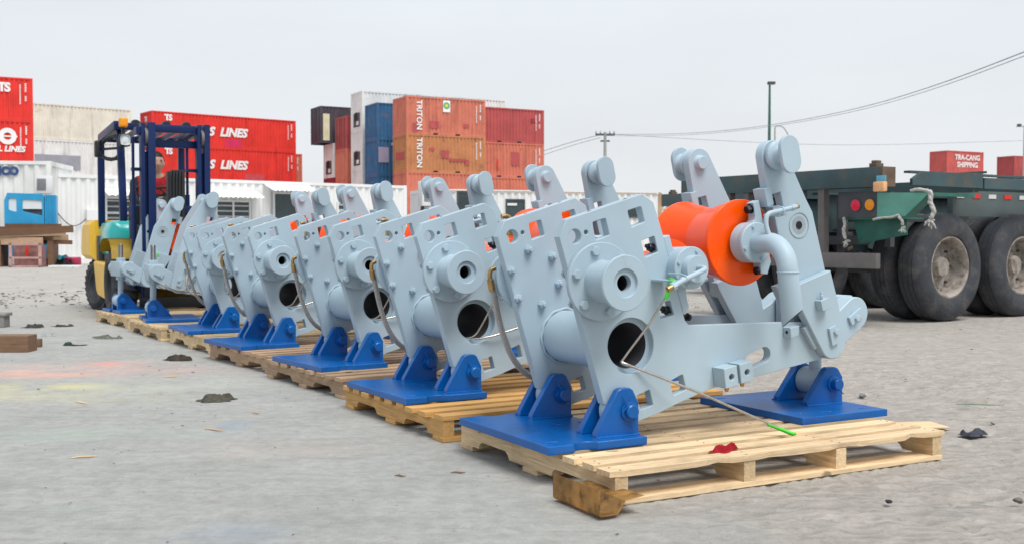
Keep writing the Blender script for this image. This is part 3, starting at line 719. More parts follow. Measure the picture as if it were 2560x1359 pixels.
for i, c in enumerate([o for o in COL.objects if o.parent is None and o.name.startswith('roller_frame')]):
    grease_tube(c, 1 if c is mach else 2) if i < 5 else None

for k, c in enumerate([o for o in COL.objects if o.parent is None and o.name.startswith('roller_frame')][5:7]):
    mb = MB(); mb.lathe((1.146, .912, .565), (0, 0, 1), [(0, .012), (.03, .012), (.034, .008), (.05, .008)], 12); f_ = mb.build('hose_fitting', GREY, c, M=M0)
    mb = MB(); mb.lathe((1.146, .912, .612), (0, 0, 1), [(0, .009), (.018, .010), (.03, .006), (.032, 0)], 12); mb.build('green_cap', GREEN, f_, M=M0)
    mb = MB(); mb.tube([(1.146, .912, .57), (1.15, .935, .52), (1.172, .95, .46), (1.175, .955, .38), (1.13, .955, .325), (1.06, .95, .325), (1.01, .94, .38), (.99, .92, .42)], .0085, 12, smooth=2); mb.build('loose_hose', BRAID, c, M=M0)
    if k == 0:
        mb = MB(); mb.tube([(1.33, .88, .41), (1.27, .90, .37), (1.18, .90, .355), (1.05, .90, .34), (.9, .89, .33)], .009, 12, smooth=2); mb.build('loose_hose', BRAID, c, M=M0)

# ------------------------------------------------------------------ shipping containers
def cont_mat(name, c, rough=.55, dirt=(.26, .12, .08), amt=(.56, .74), streak=True):
    return paint(name, c, rough, .12, .9, .06, 30, dirt=dirt, dirt_amt=amt, streak=(tuple(x*.6 for x in c), 2.2, .54, .76) if streak else None, spec=.3)
SALMON = cont_mat('salmon_red_steel', (.60, .185, .125)); OCHRE = cont_mat('rusty_ochre_steel', (.52, .215, .095), amt=(.55, .7)); WINE = cont_mat('wine_red_steel', (.44, .085, .085))
TSRED = cont_mat('bright_red_steel', (.72, .04, .03), amt=(.66, .82)); BLKC = cont_mat('charcoal_steel', (.065, .062, .08)); BLUC = cont_mat('blue_steel', (.035, .13, .27))
WHTC = cont_mat('white_steel', (.74, .75, .74), dirt=(.50, .38, .26), amt=(.66, .82)); CREAM = cont_mat('cream_rusty_steel', (.72, .69, .60), dirt=(.48, .30, .16), amt=(.60, .78)); REDDK = cont_mat('dark_red_steel', (.30, .03, .05))
SLATE = cont_mat('slate_steel', (.16, .17, .25))
WHITEP = paint('white_lettering', (.80, .80, .80), .5, .05, 2, 0)
BLACK = paint('black_void', (.012, .012, .014), .8, .2, 4, 0)
DGREY = paint('dark_grey_steel', (.06, .065, .075), .6, .3, 4, .1, 60)
CM = {}
def cmesh(L, W, H, doors):
    k = (L, W, H, doors)
    if k in CM: return CM[k]
    out = {}
    mb = MB(); p = .13
    for x in (0, L-p):
        for y in (0, W-p): mb.box(x, x+p, y, y+p, 0, H, .008)
    for y in (.0, W-.07): mb.box(p, L-p, y, y+.07, H-.10, H-.005); mb.box(p, L-p, y, y+.07, .0, .15)
    for x in (0, L-.07): mb.box(x, x+.07, p, W-p, H-.13, H-.005); mb.box(x, x+.07, p, W-p, .0, .15)
    out['frame'] = mb
    def corr(a0, a1, fn, pitch=.275, depth=.05):
        mb = MB(); pr = []; a = a0
        while a < a1-pitch*.5:
            pr += [(a, 0), (a+pitch*.27, 0), (a+pitch*.5, depth), (a+pitch*.77, depth)]; a += pitch
        pr.append((a1, 0))
        v0 = [mb.bm.verts.new(fn(q, d, .15)) for q, d in pr]; v1 = [mb.bm.verts.new(fn(q, d, H-.10)) for q, d in pr]
        for i in range(len(pr)-1): mb.bm.faces.new((v0[i], v0[i+1], v1[i+1], v1[i]))
        return mb
    out['side_panel'] = corr(p, L-p, lambda q, d, z: Vector((q, .015+d, z)))
    out['side_panel.b'] = corr(p, L-p, lambda q, d, z: Vector((q, W-.015-d, z)))
    out['end_panel.b'] = corr(p, W-p, lambda q, d, z: Vector((L-.015-d, q, z)))
    mb = MB(); mb.box(.06, L-.06, .06, W-.06, H-.045, H-.03); out['roof_panel'] = mb
    if doors == 'doors':
        for k2, (ya, yb) in enumerate(((p, W/2-.005), (W/2+.005, W-p))):
            mb = MB(); mb.box(.03, .075, ya, yb, .15, H-.13, .004)
            for zz in range(5): z = .28+zz*(H-.55)/4.4; mb.box(.018, .03, ya+.08, yb-.08, z, z+.28, .008)
            out['door'+('.b' if k2 else '')] = mb
        mb = MB()
        for y in (p+.25, W/2-.22, W/2+.22, W-p-.25): mb.cyl((.0, y, .12), (.0, y, H-.12), .018, 8); mb.box(-.02, .03, y-.03, y+.03, .95, 1.05)
        out['lock_bars'] = mb
    elif doors == 'reefer':
        mb = MB(); mb.box(.03, .08, p, W-p, .15, H-.13); out['machinery_panel'] = mb
        mb = MB(); mb.box(.0, .03, .55, W-.55, .3, 1.35, .02); out['reefer_unit'] = mb
        mb = MB()
        for i in range(28): a = 2*math.pi*i/28
        mb.lathe((-.002, W/2+.1, 1.05), (1, 0, 0), [(0, .34), (.005, .36), (.02, .36)], 28); out['fan_grille'] = mb
        mb = MB(); mb.box(-.012, .03, .75, 1.25, .42, .72, .01); out['vent_box'] = mb
    else:
        out['end_panel'] = corr(p, W-p, lambda q, d, z: Vector((.015+d, q, z)))
    if L < 7:
        mb = MB()
        mb2 = MB()
        mb.box(2.0, 2.36, -.002, .08, .012, .13); mb2.box(3.7, 4.06, -.002, .08, .012, .13); out['fork_pocket'] = mb; out['fork_pocket.b'] = mb2
    res = {}
    for n, m in out.items():
        if n.startswith('side') or n.startswith('end'):
            o = m.build('t', None, None, smooth=0, fix=False)
        else: o = m.build('t', None, None, smooth=0)
        me = o.data; D.objects.remove(o); me.name = 'container_'+n.split('.')[0]; me.materials.append(WHTC); res[n] = me
    CM[k] = res; return res
PMAT = {'lock_bars': DGREY, 'reefer_unit': DGREY, 'fan_grille': BLACK, 'vent_box': WHTC, 'fork_pocket': BLACK}
def container(P, L, H, mat, end, label, ang=None, z=0.0, W=2.44, group='stacked shipping containers', cat='shipping container'):
    root = empty('shipping_container', Vector((P.x, P.y, z)), ANG if ang is None else ang, label, cat, group)
    for n, me in cmesh(L, W, H, end).items():
        nm = n.split('.')[0]
        o = D.objects.new(nm, me); COL.objects.link(o); o.parent = root
        o.material_slots[0].link = 'OBJECT'; o.material_slots[0].material = PMAT.get(nm, mat)
    return root
def cpos(px, d): return Vector(((px-1280)/2715*d, d, 0))
def patch(root, x0, x1, z0, z1, mat, y=.0, face='-y'):
    mb = MB()
    if face == '-y': mb.box(x0, x1, y-.006, y+.01, z0, z1, .002)
    else: mb.box(y-.006, y+.01, x0, x1, z0, z1, .002)
    mb.build('repair_patch', mat, root, smooth=0)
def codes(root, L, H, mat=None):
    for x, w_, z0, z1 in ((L-.75, .07, 1.0, 2.2), (L-.45, .09, 1.75, 2.25), (L-.45, .09, 1.2, 1.55)):
        mb = MB(); 
        z = z0
        while z < z1-.05: mb.box(x, x+w_, -.004, .002, z, z+.075); z += .11
        mb.build('number_marks', WHITEP, root, smooth=0)
HC = 2.59
# stack 1: salmon and ochre 20 ft boxes, lettered
P = cpos(1017, 74.4)
S1 = [container(P, 6.06, HC, m, 'plain', l, z=HC*i) for i, (m, l) in enumerate([
    (SALMON, 'lowest box of the salmon and ochre stack, behind the white cabins'), (SALMON, 'salmon container just above the white cabins, under the rusty ochre one'),
    (OCHRE, 'rusty ochre container with white side lettering, between two salmon ones'), (SALMON, 'salmon red container with green and white emblem on its side, top of its stack')])]
def triton(root, L=6.06, x=.95): return text_obj('lettering', 'TRITON', .56, WHITEP, root, (x, -.012, 1.32), rot=R(-90), bold=.012, spacing=1.0)
triton(S1[3]); triton(S1[2])
for r_ in S1[1:]: codes(r_, 6.06, HC)
mb = MB(); mb.box(2.75, 3.30, -.012, .01, 1.62, 2.42); em = mb.build('emblem_plate', WHITEP, S1[3], smooth=0)
mb = MB(); mb.lathe((3.02, -.020, 2.06), (0, 1, 0), [(0, .0), (0, .24), (.01, .24)], 24); mb.build('green_emblem', paint('emblem_green', (.05, .38, .20), .5, .1, 4, 0), em)
mb = MB(); mb.lathe((3.02, -.026, 2.06), (0, 1, 0), [(0, .0), (0, .12), (.01, .12)], 20); mb.build('yellow_dot', paint('emblem_yellow', (.75, .60, .08), .5, .1, 4, 0), em)
for (r_, a) in ((S1[3], (.45, .85, .1, .75)), (S1[3], (1.75, 2.45, .45, .95)), (S1[3], (4.3, 4.75, .6, .85)), (S1[2], (4.45, 4.75, .55, .95)), (S1[2], (2.6, 3.2, 1.0, 1.55)), (S1[2], (3.2, 4.5, .8, 1.0)), (S1[2], (1.7, 2.1, 1.5, 1.7))):
    patch(r_, a[0], a[1], a[2], a[3], WINE)
patch(S1[2], .4, 1.9, .9, 1.4, WINE, 0, 'x')
# stack 2: to its right
P = cpos(1360, 83.2)-DU*6.06
S2 = [container(P, 6.06, HC, m, 'plain', l, z=HC*i) for i, (m, l) in enumerate([
    (SALMON, 'lowest box of the right hand container stack, behind the white cabins'), (SALMON, 'salmon container just above the right hand white cabin, under the lettered one'),
    (SALMON, 'salmon container with white vertical lettering, second from the top at the right end'), (WINE, 'plain wine red container on top of the right hand stack')])]
triton(S2[2], x=.65); [codes(r_, 6.06, HC) for r_ in S2[2:]]
patch(S2[2], 3.2, 3.9, .9, 1.9, WINE); patch(S2[2], 2.0, 2.12, .5, 1.3, TSRED); patch(S2[3], 4.9, 5.3, 1.6, 1.9, REDDK)
# stack 3 blue
P = cpos(944, 78.2)
S3 = [container(P, 6.06, HC, BLUC, 'plain' if i else 'doors', l, z=HC*i) for i, l in enumerate(['lowest blue box of the blue stack, behind the white cabins', 'blue container with lock bars on its end, just above the white cabins', 'blue container with pale patches, second from the top', 'blue container on top, tucked between the white reefer and the salmon box'])]
patch(S3[2], .1, .9, .9, 2.0, paint('faded_mauve', (.34, .30, .42), .6, .1, 2, 0)); patch(S3[2], 1.1, 2.2, 2.15, 2.35, paint('pale_pink', (.55, .32, .40), .6, .1, 2, 0))
# stack 4 white reefers, 40 ft high cube
P = cpos(907, 81.2)
S4 = [container(P, 12.19, 2.9, WHTC, 'reefer', l, z=2.9*i) for i, l in enumerate(['lowest white refrigerated box, behind the white cabins', 'white refrigerated container just above the white cabins', 'white refrigerated container with round fan, second from the top', 'long white refrigerated container, highest of all the stacks'])]
# stack 5 red
P = cpos(866, 83.6)
S5 = [container(P, 6.06, 2.5, m, e_, l, z=2.5*i) for i, (m, e_, l) in enumerate([(WINE, 'plain', 'lowest red box beside the white reefers, behind the cabins'), (SALMON, 'plain', 'salmon container end beside the white reefers, third from the top'), (SALMON, 'plain', 'plain salmon container end under the door end'), (WINE, 'doors', 'wine red container with lock bars, left of the highest white reefer')])]
# stack 6 white under overhanging black
P = cpos(835, 85.9)
S6 = [container(P, 6.06, 2.7, m, e_, l, z=2.7*i) for i, (m, e_, l) in enumerate([(WHTC, 'plain', 'lowest white box of the leftmost middle stack'), (REDDK, 'plain', 'dark red container under the white reefer end, left side of the middle stacks'), (WHTC, 'reefer', 'small white refrigerated container under the overhanging black one')])]
B6 = container(cpos(803, 85.6), 6.06, 2.9, BLKC, 'doors', 'black container overhanging the white one, far left of the middle stacks', z=2.7*3)
patch(B6, .22, .75, .2, 2.3, paint('cream_strip', (.66, .62, .42), .6, .1, 2, 0))
# left groups
P = cpos(383, 83.2)
TANG = R(39); TD = Vector((math.cos(TANG), math.sin(TANG), 0))
T1 = [container(P, 12.19, HC, TSRED, 'plain', l, z=HC*i, ang=TANG) for i, l in enumerate(['lowest bright red box left of the middle, behind the white cabin', 'bright red container mostly behind the white cabin roof', 'long bright red container with white line lettering, second from the top', 'long bright red container with white line lettering, on top'])]
for r_ in T1[2:]:
    text_obj('lettering', 'T S  LINES', .92, WHITEP, r_, (5.75, -.012, 1.25), bold=.045, shear=.25)
    text_obj('logo', 'TS', .62, WHITEP, r_, (1.3, -.012, 2.12), bold=.03, spacing=.8); text_obj('logo', 'TS', .5, WHITEP, r_, (-.012, 1.22, 2.0), face='-x', bold=.03, spacing=.8); codes(r_, 12.19, HC)
patch(T1[3], 5.9, 7.3, .12, .75, paint('magenta_patch', (.62, .02, .10), .5, .1, 3, 0)); patch(T1[2], 7.6, 9.3, .12, .62, paint('rose_patch', (.55, .07, .09), .5, .1, 3, 0))
P = cpos(335, 82.8)-TD*12.19
T2 = [container(P, 12.19, HC, m, 'plain', l, z=HC*i, ang=TANG) for i, (m, l) in enumerate([(WHTC, 'lowest white box under the cream container, hidden by the cabin'), (WHTC, 'white container second from the ground under the cream one'), (WHTC, 'white container with a blank grey panel, under the cream one'), (CREAM, 'long cream container with rusty top edge, left of the bright red ones')])]
mb = MB(); mb.box(5.1, 8.3, -.012, .01, .45, 1.5); mb.build('grey_panel', paint('panel_grey', (.30, .31, .36), .6, .1, 2, 0), T2[2], smooth=0)
P = cpos(88, 66.4)-DU*12.19
T3 = [container(P, 12.19, HC, TSRED if i != 0 else WHTC, 'plain', l, z=HC*i) for i, l in enumerate(['lowest box at the far left, behind the white reefer', 'bright red container third from the top at the left edge', 'bright red container with white globe mark, at the left edge', 'bright red container with white letters, top left corner'])]
text_obj('logo', 'TS', .72, WHITEP, T3[3], (10.6, -.012, 1.95), bold=.035, spacing=.8); codes(T3[3], 12.19, HC); codes(T3[2], 12.19, HC)
text_obj('lettering', '.L LINES', .46, WHITEP, T3[2], (10.9, -.012, .85), bold=.02, shear=.2)
mb = MB(); mb.lathe((10.75, -.016, 1.62), (0, 1, 0), [(0, .22), (0, .50), (.01, .50), (.01, .22)], 28, cap=False); mb.box(10.2, 11.3, -.014, .0, 1.58, 1.66); mb.build('globe_mark', WHITEP, T3[2])
patch(T3[3], 9.0, 9.9, .1, .95, REDDK); patch(T3[2], 9.6, 10.3, .12, .5, WINE)
P = cpos(757, 93)-DU*6.06
T4 = [container(P, 6.06, HC, SALMON, 'plain', l, z=HC*i) for i, l in enumerate(['lowest salmon box behind the bright red stack', 'salmon container half hidden behind the bright red stack, lower', 'salmon container peeking out right of the bright red stack'])]
codes(T4[2], 6.06, HC)
# far right
RED2 = cont_mat('faded_red_steel', (.56, .11, .10))
P = cpos(2365, 122)
U1 = [container(P, 6.06, HC, m, 'plain', l, z=HC*i) for i, (m, l) in enumerate([(SLATE, 'lowest box far behind the trailer'), (WINE, 'second box far behind the trailer'), (WINE, 'wine container below the lettered one behind the trailer'), (RED2, 'red container with two lines of white letters above the trailer')])]
text_obj('lettering', 'TRA-CANG\nSHIPPING', .82, WHITEP, U1[3], (3.35, -.012, 1.45), bold=.02)
P = cpos(2533, 130)
U2 = [container(P, 12.19, HC, m, 'plain', l, z=HC*i) for i, (m, l) in enumerate([(WINE, 'lowest box at the far right edge'), (SLATE, 'second box from the ground at the far right edge'), (SLATE, 'slate container at the right edge under the wine red one'), (WINE, 'wine red container at the right edge, top of its stack')])]

# ------------------------------------------------------------------ white site cabins
CABW = paint('cabin_white', (.76, .77, .77), .55, .05, .6, .05, 30, dirt=(.62, .58, .50), dirt_amt=(.70, .86), streak=(None and 0) or ((.62, .60, .55), 1.6, .66, .84))
GLASS = paint('dark_window_glass', (.035, .055, .06), .12, .3, 1.5, 0)
FRAMEW = paint('white_frame', (.70, .71, .72), .45, .05, 3, 0)
def cabin(px0, d0, px1, d1, H, label, mat=CABW):
    a = cpos(px0, d0); b = cpos(px1, d1); L = (b-a).length; ang = math.atan2(b.y-a.y, b.x-a.x)
    root = container(a, round(L, 2), H, mat, 'plain', label, ang=ang, group='white container cabins', cat='cabin')
    root.name = 'container_cabin'
    n = Vector((-math.sin(ang), math.cos(ang), 0)); t = Vector((math.cos(ang), math.sin(ang), 0))
    def on(x, y):
        r = ray(x, y); k = (a-CAM).dot(n)/r.dot(n); p = CAM+r*k; return (p-a).dot(t), p.z
    return root, on
C1, on1 = cabin(135, 31.3, 1018, 38.9, 2.59, 'long white corrugated cabin with windows, door and awnings, behind the forklift')
C2, on2 = cabin(1060, 40.5, 1655, 43.4, 2.55, 'white cabin with rusty edge at its right end, left of the trailer')
def window(root, on, x0, y0, x1, y1, panes=2, blinds=True, rows=2, frame=FRAMEW, name='window'):
    a, zt = on(x0, y0); b, zb = on(x1, y1); f = .06
    mb = MB(); mb.box(a, b, -.03, .01, zt-f, zt); mb.box(a, b, -.03, .01, zb, zb+f); mb.box(a, a+f, -.03, .01, zb+f, zt-f); mb.box(b-f, b, -.03, .01, zb+f, zt-f)
    for i in range(1, panes): x = a+(b-a)*i/panes; mb.box(x-f/2, x+f/2, -.03, .01, zb+f, zt-f)
    for j in range(1, rows):
        z = zb+(zt-zb)*(.56 if rows == 2 else j/rows); mb.box(a+f, b-f, -.025, .01, z-.025, z+.025)
    w_ = mb.build(name, frame, root, smooth=0)
    mb = MB(); mb.box(a+f, b-f, -.004, .008, zb+f, zt-f); mb.build('pane', GLASS, w_, smooth=0)
    if blinds:
        mb = MB(); z = zb+f+.05
        while z < zt-f-.03: mb.box(a+f, b-f, -.02, -.008, z, z+.045); z += .17
        mb.build('shutter', paint('shutter_grey', (.42, .44, .46), .5, .1, 3, 0), w_, smooth=0)
    return w_
window(C1, on1, 262, 492, 338, 585); window(C1, on1, 538, 500, 627, 605); window(C1, on1, 842, 505, 905, 560, 2)
def awning(root, on, x0, x1, y):
    a, z = on(x0, y); b, _ = on(x1, y); mb = MB(); n = int((b-a)/.06)
    top = []; bot = []
    for i in range(n+1):
        x = a+(b-a)*i/n; w_ = .025*math.sin(x*2*math.pi/.16)
        top.append(mb.bm.verts.new((x, .0, z+.22+w_*.3))); bot.append(mb.bm.verts.new((x, -.62, z+w_)))
    for i in range(n): mb.bm.faces.new((top[i], top[i+1], bot[i+1], bot[i]))
    mb.build('awning', CABW, root, smooth=60)
awning(C1, on1, 520, 645, 494); awning(C1, on1, 660, 775, 478); awning(C1, on1, 255, 345, 490)
a, zt = on1(686, 485); b, _ = on1(741, 485)
mb = MB(); mb.box(a, b, -.02, .01, .12, zt); dr = mb.build('door', GLASS, C1, smooth=0)
mb = MB(); mb.box(a-.06, a, -.04, .02, .1, zt+.05); mb.box(b, b+.06, -.04, .02, .1, zt+.05); mb.box(a, b, -.04, .02, zt, zt+.05); mb.build('door_frame', FRAMEW, dr, smooth=0)
a, z = on1(226, 533); mb = MB(); mb.box(a-.15, a+.18, -.16, .01, z-.22, z+.1, .01); mb.build('meter_box', CABW, C1, smooth=0)
mb = MB(); a0, z0 = on1(137, 525); a1, z1 = on1(226, 533); mb.tube([(a0+(a1-a0)*t, -.05, z0+(z1-z0)*t-.42*math.sin(math.pi*t)) for t in [i/12 for i in range(13)]], .014, 6); mb.build('cable', DGREY, C1)
for py in (450, 513, 580):
    a, z = on1(139, py); mb = MB(); mb.box(a-.03, a+.05, -.03, .02, z-.07, z+.07); mb.build('hinge', DGREY, C1, smooth=0)
RUST = paint('rusty_frame', (.42, .27, .16), .7, .3, 2, .1, 40)
w_ = window(C2, on2, 1264, 498, 1312, 575, 1, False, 1, DGREY, 'door'); window(C2, on2, 1142, 478, 1180, 540, 1, False, 1, DGREY)
a, z = on2(1268, 511); mb = MB(); mb.box(a, a+.38, -.04, -.01, z-.05, z+.04); mb.build('label_plate', FRAMEW, C2, smooth=0)
a, z = on2(1648, 480); mb = MB(); mb.box(a-.03, a+.075, -.012, .02, .0, 2.53); mb.box(a+.08, a+.12, -.01, .4, 0, 2.5); mb.build('rusty_post', RUST, C2, smooth=0)
mb = MB(); mb.box(.2, a-.1, -.006, .02, 2.47, 2.5); mb.build('rusty_edge', RUST, C2, smooth=0)
a, z = on2(1590, 520); window(C2, on2, 1560, 500, 1600, 545, 1, False, 1, DGREY)
# air conditioners
def ac(P, ang, label, s=1.0):
    r_ = empty('air_conditioner', P, ang, label, 'air conditioner')
    mb = MB(); mb.box(0, .8*s, 0, .3*s, 0, .9*s, .02); mb.build('casing', FRAMEW, r_)
    mb = MB()
    for i in range(9): mb.box(.08*s+i*.05*s, .105*s+i*.05*s, -.012, -.002, .15*s, .75*s)
    mb.build('grille', DGREY, r_, smooth=0)
    return r_
g = atd(1056, 515, 39.2); 
a1_ = ac(g, R(38), 'white air conditioner in the gap between the two white cabins'); 
mb = MB(); mb.box(.25, .29, .3, .5, -g.z, 0); mb.box(.55, .59, .3, .5, -g.z, 0); mb.build('stand', DGREY, a1_, smooth=0)
g = atd(1090, 560, 40.0); g.z = 0
r_ = empty('storage_cabinet', g, R(38), 'grey steel cabinet standing between the white cabins', 'cabinet')
mb = MB(); mb.box(-.2, .75, 0, .5, 0, 2.2, .01); mb.build('body', paint('cabinet_grey', (.42, .47, .48), .5, .15, 2, .05), r_); mb = MB(); mb.box(.25, .27, -.01, -.002, .1, 2.1); mb.box(.3, .32, -.02, -.002, 1.0, 1.2); mb.build('door_seam', DGREY, r_, smooth=0)

# white lettered reefer at the left edge, blue cab and scrap
ang_c = R(8)
W1 = container(cpos(130, 30.6)-Vector((math.cos(ang_c), math.sin(ang_c), 0))*6.06, 6.06, 2.9, WHTC, 'plain', 'white container with blue letters at the left edge, above the blue cab', ang=ang_c, z=0.0, group='white container cabins')
NAVY = paint('navy_lettering', (.03, .07, .20), .5, .1, 3, 0)
text_obj('lettering', 'ICO', .30, NAVY, W1, (4.93, -.012, 2.60), bold=.025, spacing=1.0)
ac(cpos(93, 30.2)+Vector((0,-.05,1.97)), R(8), 'white air conditioner hung on the lettered white container', .55)
CABB = paint('cab_blue', (.01, .30, .58), .35, .15, 2, .05, coat=.3)
g = cpos(12, 29.1)
cb_ = empty('truck_cab', g, R(12), 'bright blue truck cab with two side windows behind the timber pile', 'truck cab')
me = plate_mesh([(0, .25), (1.0, .25), (1.0, 1.88), (.95, 1.93), (.08, 1.95), (0, 1.75)], [rquad([(.11, 1.50), (.31, 1.44), (.31, 1.80), (.11, 1.81)], .04), rquad([(.46, 1.46), (.95, 1.34), (.95, 1.75), (.46, 1.78)], .04)], 0, .08, .006)
MB().mesh(me).build('side_wall', CABB, cb_)
mb = MB(); mb.box(.09, .33, .03, .05, 1.42, 1.83); mb.build('window', paint('pale_glass', (.62, .68, .72), .2, .1, 1, 0), cb_, smooth=0)
mb = MB(); mb.box(.45, .96, .03, .05, 1.52, 1.80); mb.build('window', paint('pale_glass2', (.66, .70, .73), .2, .1, 1, 0), cb_, smooth=0)
mb = MB(); mb.box(.01, .99, .085, 1.2, .3, 1.86, .05); mb.build('cab_body', DGREY, cb_)
mb = MB()
for i in range(5): mb.box(1.02+i*.055, 1.06+i*.055, .0+(i%2)*.02, .3, .1, 1.9, .004)
mb.box(1.02, 1.30, .03, .28, .1, 1.88)
mb.build('rear_panel', CABB, cb_, smooth=0)
# timber pile
tp = empty('timber_pile', cpos(46, 28.4), R(12), 'pile of old brown planks in front of the blue cab', 'timber pile')
r3 = random.Random(4)
for i in range(17):
    L_ = r3.uniform(1.2, 1.9); x = r3.uniform(-.75, -.35); z = .66+.045*(i//2)+r3.uniform(0, .02); y = r3.uniform(-.25, .5)
    mb = MB(); mb.bar((x, y, z), (x+L_, y+r3.uniform(-.15, .15), z+r3.uniform(-.06, .08)), .045, r3.uniform(.1, .2)); mb.build('plank', OLDW if i % 3 else BROWNW, tp, smooth=0)
mb = MB()
for x in (-.5, .1, .75): mb.box(x, x+.12, -.2, .6, 0, .68)
mb.build('bearer', OLDW, tp, smooth=0)
# crate
cr_ = empty('wooden_crate', cpos(22, 27.6), R(6), 'pinkish open crate standing under the timber pile', 'crate')
PINKW = paint('pinkish_wood', (.44, .27, .25), .7, .2, 5, .1)
for b_ in ((0, .07, .0, .62), (.72, .79, 0, .62), (0, .79, .56, .62), (0, .79, .22, .27), (0, .79, 0, .05)):
    mb = MB(); mb.box(b_[0], b_[1], 0, .05 if b_[0] else .052, b_[2], b_[3]); mb.build('slat', PINKW, cr_, smooth=0)
mb = MB(); mb.box(.06, .73, .2, .6, .02, .55); mb.build('inner_box', paint('crate_inner', (.26, .12, .11), .7, .4, 5, .1), cr_, smooth=0)
mb = MB(); mb.box(.36, .42, .16, .198, .25, .54); mb.build('red_strip', TSRED, cr_, smooth=0)

# crumpled cloth and scraps on the ground
def cloth(name, P, sx, sy, h, mat, label, cat, seed, rz=0.0, nn=22, group=None):
    mb = MB(); r = random.Random(seed); V = []; h *= .6
    for j in range(nn+1):
        row = []
        for i in range(nn+1):
            x = (i/nn-.5)*2; y = (j/nn-.5)*2
            ax = math.atan2(y, x); rad = max(abs(x), abs(y)); e_ = .70+.36*noise.noise(Vector((math.cos(ax)*1.6, math.sin(ax)*1.6, seed)))+.10*noise.noise(Vector((math.cos(ax)*5, math.sin(ax)*5, seed)))
            L_ = max(1e-6, math.hypot(x, y)); k = rad/L_*e_ if L_ > 0 else 1
            px_, py_ = x*k*1.25, y*k*1.25
            f = 1-min(1, rad)**3
            f = 1-min(1, rad)**7
            wr_ = 1-abs(noise.noise(Vector((px_*1.3+.4*noise.noise(Vector((px_, py_, seed))), py_*.9, seed*3.1))))*2.6
            z = h*max(.04, .15+1.05*max(0, wr_)**2+.22*noise.noise(Vector((px_*2.2, py_*2.2, seed))))*(.15+.85*f)
            row.append(mb.bm.verts.new((px_*sx/2, py_*sy/2, max(.001, z))))
        V.append(row)
    for j in range(nn):
        for i in range(nn): mb.bm.faces.new((V[j][i], V[j][i+1], V[j+1][i+1], V[j+1][i]))
    bmesh.ops.solidify(mb.bm, geom=mb.bm.faces[:], thickness=.002)
    o = mb.build(name, mat, None, smooth=60); o.location = P; o.rotation_euler = (0, 0, rz); return tag(o, label, cat, group)
def clothmat(n, c): return paint(n, c, .9, .35, 25, .4, 300)
G_ = clothmat('grey_brown_rag', (.10, .095, .085))
cloth('rag', gnd(540, 1000), .20, .16, .05, clothmat('khaki_rag', (.15, .145, .115)), 'crumpled grey green rag alone on the open concrete', 'rag', 2, .3)
cloth('rag', gnd(443, 899), .24, .13, .055, clothmat('brown_rag', (.085, .07, .055)), 'dark brown twisted rag near the fourth pallet', 'rag', 5, -.4)
cloth('rag', gnd(188, 862), .19, .13, .035, clothmat('green_rag', (.06, .11, .09)), 'dark green rag left of the brown one', 'rag', 7)
cloth('rag', gnd(2432, 1086), .13, .10, .03, clothmat('slate_rag', (.09, .10, .13)), 'small slate blue rag right of the nearest pallet', 'rag', 9, .5)
cloth('red_cloth', uv(.50, .105, .1035), .16, .075, .028, clothmat('red_cloth_m', (.52, .01, .025)), 'small crumpled red cloth on the nearest pallet', 'cloth', 11, ANG+.35)
cloth('rag', gnd(82, 818), .22, .14, .05, G_, 'dark flattened scrap beyond the wooden beam at the left edge', 'rag', 13)
cloth('rag', gnd(155, 815), .20, .12, .035, G_, 'thin black strip of rubbish beyond the green rag', 'rag', 15)
cloth('plastic_bag', gnd(125, 838), .12, .10, .04, paint('white_plastic', (.62, .64, .64), .4, .1, 20, .1), 'crumpled white plastic bag left of the green rag', 'bag', 17)
cloth('rag', gnd(270, 845), .26, .12, .04, clothmat('pale_rag', (.25, .26, .22)), 'pale flattened rag beside the sixth pallet', 'rag', 19)
cloth('rag', gnd(1600, 1010), .02, .02, .005, G_, 'x', 'rag', 2) if False else None
cloth('tarpaulin', cpos(135, 29.9), 1.15, .9, .42, paint('cyan_tarp', (.02, .33, .42), .5, .3, 8, .2), 'turquoise tarpaulin heap beside the crate', 'tarpaulin', 21)
cloth('rubber_sheet', cpos(150, 29.0), 1.0, .6, .30, paint('black_rubber', (.02, .022, .025), .6, .2, 8, .2), 'black rubber sheet lying over the turquoise tarpaulin', 'rubber sheet', 23)
mb = MB(); mb.lathe((0, 0, 0), (0, 0, 1), [(0, .0), (0, .20), (.03, .215), (.20, .215), (.23, .19), (.23, 0)], 28); o = mb.build('red_tub', paint('crimson_plastic', (.42, .03, .09), .5, .1, 5, 0)); o.location = gnd(182, 664); tag(o, 'low crimson tub on the ground by the cabin wall', 'tub')
mb = MB(); mb.box(-.38, .38, -.2, .2, 0, .05, .01); o = mb.build('white_board', FRAMEW); o.location = gnd(165, 668); o.rotation_euler = (0, 0, .1); tag(o, 'white board lying flat in front of the crimson tub', 'board')
# timber blocks at the left edge
BLK = wood('wet_timber', (.27, .16, .10), .6)
wb = empty('timber_beam', gnd(70, 880), R(2), 'wet brown timber beam at the left edge of the yard', 'beam')
mb = MB(); mb.box(-1.2, 0, 0, .16, .0, .115, .004); mb.build('beam', BLK, wb, smooth=0)
mb = MB(); mb.box(-.45, -.03, .3, .36, 0, .06, .004); o = mb.build('short_plank', BLK); o.location = gnd(70, 880)+Vector((0, .05, .0)); o.rotation_euler = (0, 0, .12); tag(o, 'short reddish plank lying behind the wet beam', 'plank')
mb = MB(); mb.box(-.6, 0, 0, .12, 0, .10, .01); mb.box(-.6, .02, -.01, .13, .1, .13, .01); o = mb.build('grey_block', paint('grey_block_m', (.24, .23, .22), .7, .2, 5, .1)); o.location = gnd(10, 818); tag(o, 'grey stone block with pale top at the left edge', 'block')
